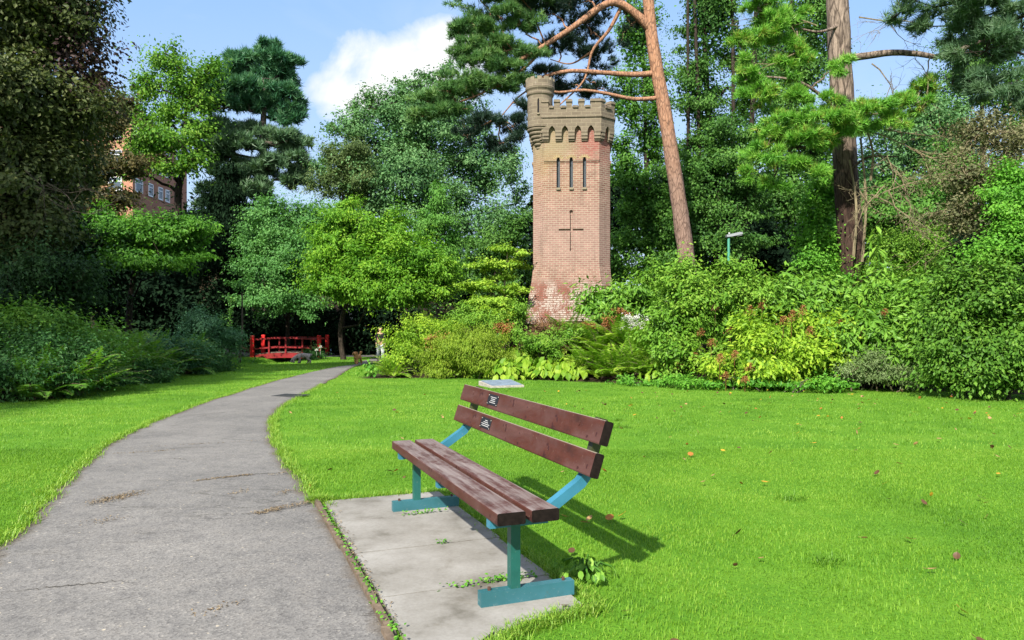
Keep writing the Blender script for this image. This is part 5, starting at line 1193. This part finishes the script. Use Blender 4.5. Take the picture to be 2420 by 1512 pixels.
FB = ((255,880,21,1.5),(300,860,22.5,1.5),(345,855,23.5,1.4),(390,845,25,1.4),(240,840,23,1.6),(290,825,25,1.6),(340,820,26,1.5),(390,815,27.5,1.5),(440,815,28.5,1.4),(475,800,30,1.3),(225,905,19.5,1.3),(420,870,24.5,1.2),(210,800,24,1.6),(320,890,21.5,1.2),(120,800,16.6,1.3),(170,790,17.4,1.4),(70,790,16,1.3),(20,800,15.6,1.3),(150,850,16,1.2),(90,860,15.4,1.1),(200,850,17.8,1.2),(40,860,14.9,1.0),(270,850,21.5,1.3),(360,830,24,1.4),(415,835,26,1.3),(335,845,22.6,1.3))
for k, (x_, y_, D_, L_) in enumerate(FB):
    p = W(x_, y_, D_); fern((p[0]+.3, p[1]), 20, L_*1.15, 'bankfern', label='tall bank fern among the dark shrubs beside the left lawn', group='ferns along the left bank', el=(30,82), np_=16)
shrub('rose_bush', 'small dark bush with white flowers at the right end of the red bridge', [(745,838,40,24,16),(735,848,39.5,26,10),(755,832,40,16,12)], 'bank', 3000, .085, .2, plume=[(757,822,39.6,.12,'white'),(748,829,39.6,.1,'white')])
shrub('stream_grass', 'rough grass and weeds on the stream bank by the red bridge', [(575,858,38,40,9),(610,862,37,24,7),(545,870,35,36,10)], 'ivy', 4200, .12, .25, cat='grass', aspect=.14, droop=-1.2)
for (x_, y0, y1, D_, lab) in ((542,800,705,31,'young upright sapling with pale round leaves left of the bridge'),(500,815,760,30,'short young sapling with pale round leaves on the left bank'),(520,815,745,30.5,'middle young sapling with pale round leaves on the left bank')):
    p0, p1 = W(x_, y0, D_), W(x_+3, y1, D_); gz = float(g(p0[0], p0[1])); root = empty('sapling', (p0[0], p0[1], gz)); tag(root, lab, 'sapling')
    ge, gt = Geo(), Geo(); q = p1-np.array([p0[0],p0[1],gz]); tube(gt, [(0,0,0), q*.5, q], [.018,.012,.005], 6); gt.build('stem', B_grey, root)
    k = 130; t_ = .45+.55*R.random(k); P = q*t_[:,None]+.07*R.standard_normal((k,3)); put_leaves(ge, P, rdir(k)+[0,0,.8], rdir(k), .10, .075, R.random(k)); ge.build('foliage', FM['cypress'], root)
for (x_, D_, xt) in ((565,37,572),):
    p0 = W(x_, 800, D_); gz = float(g(p0[0], p0[1])); root = empty('bare_tree', (p0[0], p0[1], gz)); tag(root, 'thin grey bare stem standing left of the red bridge', 'tree')
    gt = Geo(); q = W(xt, 690, D_)-np.array([p0[0],p0[1],gz]); tube(gt, spline([(0,0,0), q*.5+[.08,0,0], q], 10), np.linspace(.07,.03,10), 7, rough=.08); gt.build('trunk', B_grey, root, True)
    gc = Geo(); crown(gc, [(q+[0,0,.3], np.array([.6,.6,.5]))], 400, .12, .3, 20); gc.build('crown', FM['whitebeam'], root)

# --- fallen leaves on the lawn, each a curled leaf of its own
LC = (('yellow', [(.50,.29,.03)], 44), ('orange', [(.34,.14,.03)], 44), ('tan', [(.34,.21,.09)], 84), ('brown', [(.10,.05,.025)], 70))
lf = []
for nm, c, cnt in LC:
    m = foliage('fallen_'+nm, [tuple(k*.75 for k in c[0]), c[0]], .2)
    for v_ in range(3):
        ge = Geo(); a = np.linspace(-1, 1, 7); L_ = .055; w_ = .034*(1+.3*v_)
        cv = .1+.3*R.random()
        top = []; V = []
        for q in a:
            hw = w_*.5*(1-q*q)**.6; z_ = .008+cv*L_*.35*q*q
            V += [(q*L_*.5, -hw, z_+hw*.7*cv), (q*L_*.5, 0, z_), (q*L_*.5, hw, z_+hw*.7*cv)]
        Fc = []
        for k in range(6):
            for j in range(2): Fc.append([k*3+j, (k+1)*3+j, (k+1)*3+j+1, k*3+j+1])
        ge.add(V, Fc, R.random(len(Fc))); tube(ge, [(-L_*.5,0,.012),(-L_*.85,.004,.016)], .0012, 4)
        me = ge.mesh('fallen_leaf'); me.materials.append(m); lf.append((nm, me, cnt))
pl_ = []
spots = [(1740,1000),(1680,1085),(2115,1108),(2195,1120),(1735,1155),(1880,1280),(2180,1262),(1550,1222),(1690,1120),(2090,1010),(2190,1205)]
for nm in ('yellow','orange','tan','brown'):
    ms = [me for n_, me, c in lf if n_ == nm]; cnt = [c for n_, me, c in lf if n_ == nm][0]; k = 0; first = None
    while k < cnt:
        yb = math.sqrt(R.random()*(17**2-3.0**2)+9); xb = (R.random()**.8*1.0)*.68*yb if R.random() < .88 else -R.random()*.3*yb
        if gmask(np.array(xb), np.array(yb)) > .1 or inpoly(np.array([xb]), np.array([yb]), PATH)[0] and R.random() < .9: continue
        if inpoly(np.array([xb]), np.array([yb]), SLAB)[0] and R.random() < .7: continue
        o = bpy.data.objects.new('fallen_leaf', ms[k % 3]); COL.objects.link(o)
        onp = inpoly(np.array([xb]), np.array([yb]), PATH)[0] or inpoly(np.array([xb]), np.array([yb]), SLAB)[0]
        o.location = (xb, yb, float(g(xb, yb))+(.035 if onp else .020+.0016*yb+.008*R.random())); o.rotation_euler = (.45*R.standard_normal(), .4*R.standard_normal(), 6.28*R.random())
        s_ = R.uniform(.6,1.15); o.scale = (s_,s_,s_)
        tag(o, 'small curled %s fallen leaf lying loose on the sunny lawn or paving' % nm, 'leaf', 'fallen leaves on the lawn'); k += 1
# drifts of fine litter lying in the cracks of the path
ge = Geo()
for (x0, y0, x1, y1, n, sp) in ((215,1200,330,1172,260,.05),(240,1195,300,1180,160,.06),(460,1145,592,1129,240,.02),(600,1226,660,1212,130,.03),(640,1215,740,1195,190,.03),(545,1180,580,1165,40,.03),(650,1180,690,1165,60,.03),(260,1080,420,1070,80,.02),(220,1245,280,1235,50,.05),(640,1130,690,1122,60,.02),(770,1200,930,1500,260,.025),(300,1065,640,1045,70,.02),(430,1480,560,1440,40,.03)):
    A, B2 = G(x0,y0), G(x1,y1); t_ = R.random(n); P = A+(B2-A)*t_[:,None]+np.c_[sp*R.standard_normal((n,2)), np.zeros(n)]
    P[:,2] = g(P[:,0], P[:,1])+.034; d = rdir(n)*[1,1,.15]
    put_leaves(ge, P, rdir(n)*.35+[0,0,1], d, .010+.016*R.random(n), .006+.005*R.random(n), R.random(n), .2)
o = ge.build('leaf_litter', foliage('dry_litter', [(.08,.055,.035),(.17,.125,.075),(.27,.21,.13)], .1)); tag(o, kind='stuff')
# weeds in the joints of the paving
ge = Geo()
for P0, P1, n in ((bw(.29,-.3), bw(.29,.25), 70),(bw(.29,-.05), bw(.29,.22), 60),(bw(1.8,-.15), bw(1.8,.2), 60),(bw(2.2,-.64), bw(-.7,-.64), 260),(bw(1.05,-.1), bw(1.05,-.05), 14)):
    t_ = R.random(n)[:,None]; P = P0+(P1-P0)*t_+.016*R.standard_normal((n,2)); P = np.c_[P, .028+.03*R.random(n)]
    put_leaves(ge, P, rdir(n)*.6+[0,0,1], rdir(n)*[1,1,.3], .024, .013, R.random(n), .15, True)
o = ge.build('weeds', FM['ivy']); tag(o, kind='stuff')
bigleaf(bw(.22,.5), 46, .05, .6, 'laurel', 'dock_plant', 'broad leaved weed clump behind the near bench foot', rad=.16, hh=.10)
# ================================================================ the walker and two dogs
def skin(V, E, Rd, sub=2):
    me = bpy.data.meshes.new('skel'); me.from_pydata([tuple(v) for v in V], E, [])
    o = bpy.data.objects.new('skel', me); COL.objects.link(o)
    md = o.modifiers.new('s', 'SKIN'); md.use_smooth_shade = True
    for k, r in enumerate(Rd):
        r = (r, r) if np.isscalar(r) else r
        me.skin_vertices[0].data[k].radius = r
    me.skin_vertices[0].data[0].use_root = True
    o.modifiers.new('d', 'SUBSURF').levels = sub
    bpy.context.view_layer.update(); dg = bpy.context.evaluated_depsgraph_get()
    out = bpy.data.meshes.new_from_object(o.evaluated_get(dg)); bpy.data.objects.remove(o)
    return out
def skobj(name, V, E, Rd, m, parent, sub=2, rough=0.0):
    me = skin(V, E, Rd, sub); me.materials.append(m)
    if rough:
        n = len(me.vertices); co_ = np.empty(n*3); me.vertices.foreach_get('co', co_); co_ = co_.reshape(-1,3); no = np.empty(n*3); me.vertices.foreach_get('normal', no); no = no.reshape(-1,3)
        co_ = co_+no*(rough*R.standard_normal((n,1))); me.vertices.foreach_set('co', co_.ravel())
    me.polygons.foreach_set('use_smooth', np.ones(len(me.polygons), bool)); return link(name, me, parent)
m_skin = plain('skin', (.55,.31,.21), .5, .35, .06); m_hair = plain('dark_brown_hair', (.045,.028,.018), .5, .4, .4, 60)
m_top, m_tr, m_shoe = plain('black_top', (.012,.012,.014), .8, .2), plain('white_trousers', (.62,.64,.64), .8, .2, .1), plain('shoe', (.1,.09,.08))
p = W(899, 860, 35.0); pz = float(g(p[0], p[1])); pz = max(pz, -1)
per = empty('person', (p[0], p[1], pz+.02), math.radians(14)); tag(per, 'woman in black top and white trousers walking behind the golden shrub', 'person')
# facing -y, mid stride; joints in metres
V = [(0,0,.93),(0,-.01,1.12),(0,-.02,1.32),(0,-.02,1.40),(0,-.045,1.47),(0,-.06,1.53),(0,-.055,1.60)]
E = [(0,1),(1,2),(2,3),(3,4),(4,5),(5,6)]; Rd = [(.15,.11),(.125,.095),(.15,.10),(.06,.06),(.055,.058),(.078,.092),(.066,.08)]
for s in (-1,1):
    b = len(V); V += [(s*.17,-.02,1.34),(s*.21,.03*s,1.08),(s*.20,-.14+.06*s,.88),(s*.20,-.17+.06*s,.82)]
    E += [(2,b),(b,b+1),(b+1,b+2),(b+2,b+3)]; Rd += [.055,.042,.030,(.022,.034)]
    for k, (dx, ln, cy) in enumerate(((-.022,.075,-.02),(-.007,.085,-.02),(.008,.08,-.02),(.022,.062,-.018))):
        q = len(V); V += [(s*.20+dx*.4,-.185+.06*s+dx,.785),(s*.20+dx*.4,-.20+.06*s+dx,.785-ln*.6),(s*.20-s*.01,-.205+cy*.3+.06*s+dx,.785-ln)]; E += [(b+3,q),(q,q+1),(q+1,q+2)]; Rd += [.009,.008,.007]
    q = len(V); V += [(s*.185,-.205+.06*s,.80),(s*.18,-.225+.06*s,.765)]; E += [(b+3,q),(q,q+1)]; Rd += [.010,.008]
    b = len(V); st = .16*s
    V += [(s*.09,-.0,.86),(s*.095,-st*.7-.03,.48),(s*.095,-st*1.3+(.12 if s < 0 else 0),.09),(s*.10,-st*1.3-.13+(.12 if s < 0 else 0),.04)]
    E += [(0,b),(b,b+1),(b+1,b+2),(b+2,b+3)]; Rd += [.085,.058,.04,(.04,.03)]
body = skobj('body', V, E, Rd, m_skin, per)
def rings(name, R_, m, sides=14):
    ge = Geo(); V = []
    for x, y, z, a, b in R_:
        th = np.arange(sides)/sides*2*np.pi; V.append(np.stack([x+a*np.cos(th), y+b*np.sin(th), np.full(sides, z)], 1))
    V = np.array(V); n = len(R_); i = np.arange(n-1)[:,None]*sides; j = np.arange(sides)[None]; j2 = (j+1)%sides
    ge.add(V.reshape(-1,3), np.stack([i+j, i+j2, i+sides+j2, i+sides+j], -1).reshape(-1,4)); return ge
# clothes, face and hair follow the body
top = [(0,0,.90),(0,-.01,1.12),(0,-.02,1.30)]; TE = [(0,1),(1,2)]; TR = [(.165,.125),(.138,.108),(.158,.115)]
for s in (-1,1):
    b = len(top); top += [(s*.175,-.02,1.335),(s*.213,.03*s,1.08),(s*.203,-.12+.06*s,.91)]; TE += [(2,b),(b,b+1),(b+1,b+2)]; TR += [.066,.054,.042]
skobj('top', top, TE, TR, m_top, per)
trs = [(0,0,.92)]; TE = []; TR = [(.165,.125)]
for s in (-1,1):
    st = .16*s; b = len(trs); trs += [(s*.095,0,.82),(s*.095,-st*.7-.03,.48),(s*.095,-st*1.3+(.12 if s < 0 else 0),.12)]; TE += [(0,b),(b,b+1),(b+1,b+2)]; TR += [.102,.08,.072]
skobj('trousers', trs, TE, TR, m_tr, per)
skobj('hair', [(0,-.03,1.66),(0,.0,1.60),(0,.01,1.50),(.07,-.01,1.56),(.085,-.02,1.45),(-.07,-.01,1.56),(-.085,-.02,1.45)], [(0,1),(1,2),(1,3),(3,4),(1,5),(5,6)], [(.075,.07),(.092,.085),(.08,.06),.05,.035,.05,.035], m_hair, per)
ge = Geo(); tube(ge, [(0,-.148,1.555),(0,-.165,1.52),(0,-.145,1.51)], [.008,.014,.01], 6); ge.build('nose', m_skin, body)
ge = Geo(); box(ge, (0,-.146,1.478), (.04,.008,.010)); ge.build('mouth', plain('lips', (.4,.1,.09)), body)
for s in (-1,1):
    ge = Geo(); tube(ge, [(s*.032,-.140,1.555),(s*.032,-.149,1.555)], .010, 8); ge.build('eye', m_dark, body)
    ge = Geo(); box(ge, (s*.10,-st*0-.16*s*1.3-.09+(.12 if s < 0 else 0),.035), (.09,.25,.07)); ge.build('shoe', m_shoe, per)
def dog(loc, rz, sc, c1, pose, label):
    m = mat('dog_coat', .95, .1); m, nt, b = m; n1 = noise(nt, 22, 4, .7, ocoord(nt))
    lk(nt, ramp(nt, n1, [(.3, tuple(k*.6 for k in c1)), (.7, tuple(min(1,k*1.25) for k in c1))]), b.inputs['Base Color'])
    d = empty('dog', loc, rz); d.scale = (sc,sc,sc); tag(d, label, 'dog')
    # faces -y; withers near .36 m
    V = [(0,.20,.335),(0,.06,.32),(0,-.10,.325),(0,-.17,.34)]; E = [(0,1),(1,2),(2,3)]; Rd = [(.085,.09),(.08,.085),(.098,.115),(.085,.10)]
    if pose == 'walk': V += [(0,-.22,.44),(0,-.25,.52),(0,-.33,.50),(0,-.385,.485)]
    else: V += [(0,-.28,.27),(0,-.37,.16),(0,-.43,.105),(0,-.48,.075)]
    E += [(3,4),(4,5),(5,6),(6,7)]; Rd += [.07,.085,.058,.042]
    hd = 5
    for s in (-1,1):
        b = len(V); h = np.array(V[hd]); V += [tuple(h+[s*.075,.0,.0]), tuple(h+[s*.10,.01,-.07]), tuple(h+[s*.095,.0,-.12])]; E += [(hd,b),(b,b+1),(b+1,b+2)]; Rd += [.03,.038,.026]
        f = .07*s if pose == 'walk' else .04*s
        b = len(V); V += [(s*.055,-.14,.24),(s*.06,-.13-f*.4,.14),(s*.06,-.14-f,.055),(s*.06,-.175-f,.022)]; E += [(3,b),(b,b+1),(b+1,b+2),(b+2,b+3)]; Rd += [.05,.036,.032,.030]
        b = len(V); V += [(s*.06,.19,.25),(s*.065,.14+f*.4,.185),(s*.065,.24+f*.6,.11),(s*.065,.22+f,.045),(s*.065,.185+f,.022)]; E += [(0,b),(b,b+1),(b+1,b+2),(b+2,b+3),(b+3,b+4)]; Rd += [.066,.052,.033,.030,.030]
    b = len(V)
    if pose == 'walk': V += [(0,.27,.40),(.03,.30,.49),(.05,.27,.55)]; Rd += [.035,.055,.06]
    else: V += [(0,.27,.35),(0,.31,.34),(0,.33,.30)]; Rd += [.035,.035,.03]
    E += [(0,b),(b,b+1),(b+1,b+2)]
    bo = skobj('body', V, E, Rd, m, d, 3, .006)
    n_ = np.array(V[7]); ge = Geo(); tube(ge, [n_+[0,-.03,.008], n_+[0,-.05,.008]], [.018,.012], 8); ge.build('nose', m_dark, bo)
    e_ = np.array(V[6])
    for s in (-1,1):
        ge = Geo(); tube(ge, [e_+[s*.034,-.01,.045], e_+[s*.038,-.03,.046]], .010, 6); ge.build('eye', m_dark, bo)
    return d
q = G(1430/4096*2420, 1459/4096*2420); d1 = dog((q[0], q[1], float(g(q[0],q[1]))+.03), math.radians(-12), 1.0, (.55,.29,.13), 'walk', 'curly apricot dog walking toward the viewer on the path')
ge = Geo(); lathe(ge, [(.075,-.02),(.082,0),(.075,.02)], (0,0), 16, cap=False); o = ge.build('harness', plain('red_harness', (.3,.02,.03)), d1); o.location = (0,-.20,.40); o.rotation_euler = (.6,0,0)
q = G(1213/4096*2420, 1457/4096*2420); dog((q[0], q[1], float(g(q[0],q[1]))+.03), math.radians(-68), 1.15, (.30,.27,.25), 'sniff', 'grey brown dog sniffing the grass in front of the red bridge')
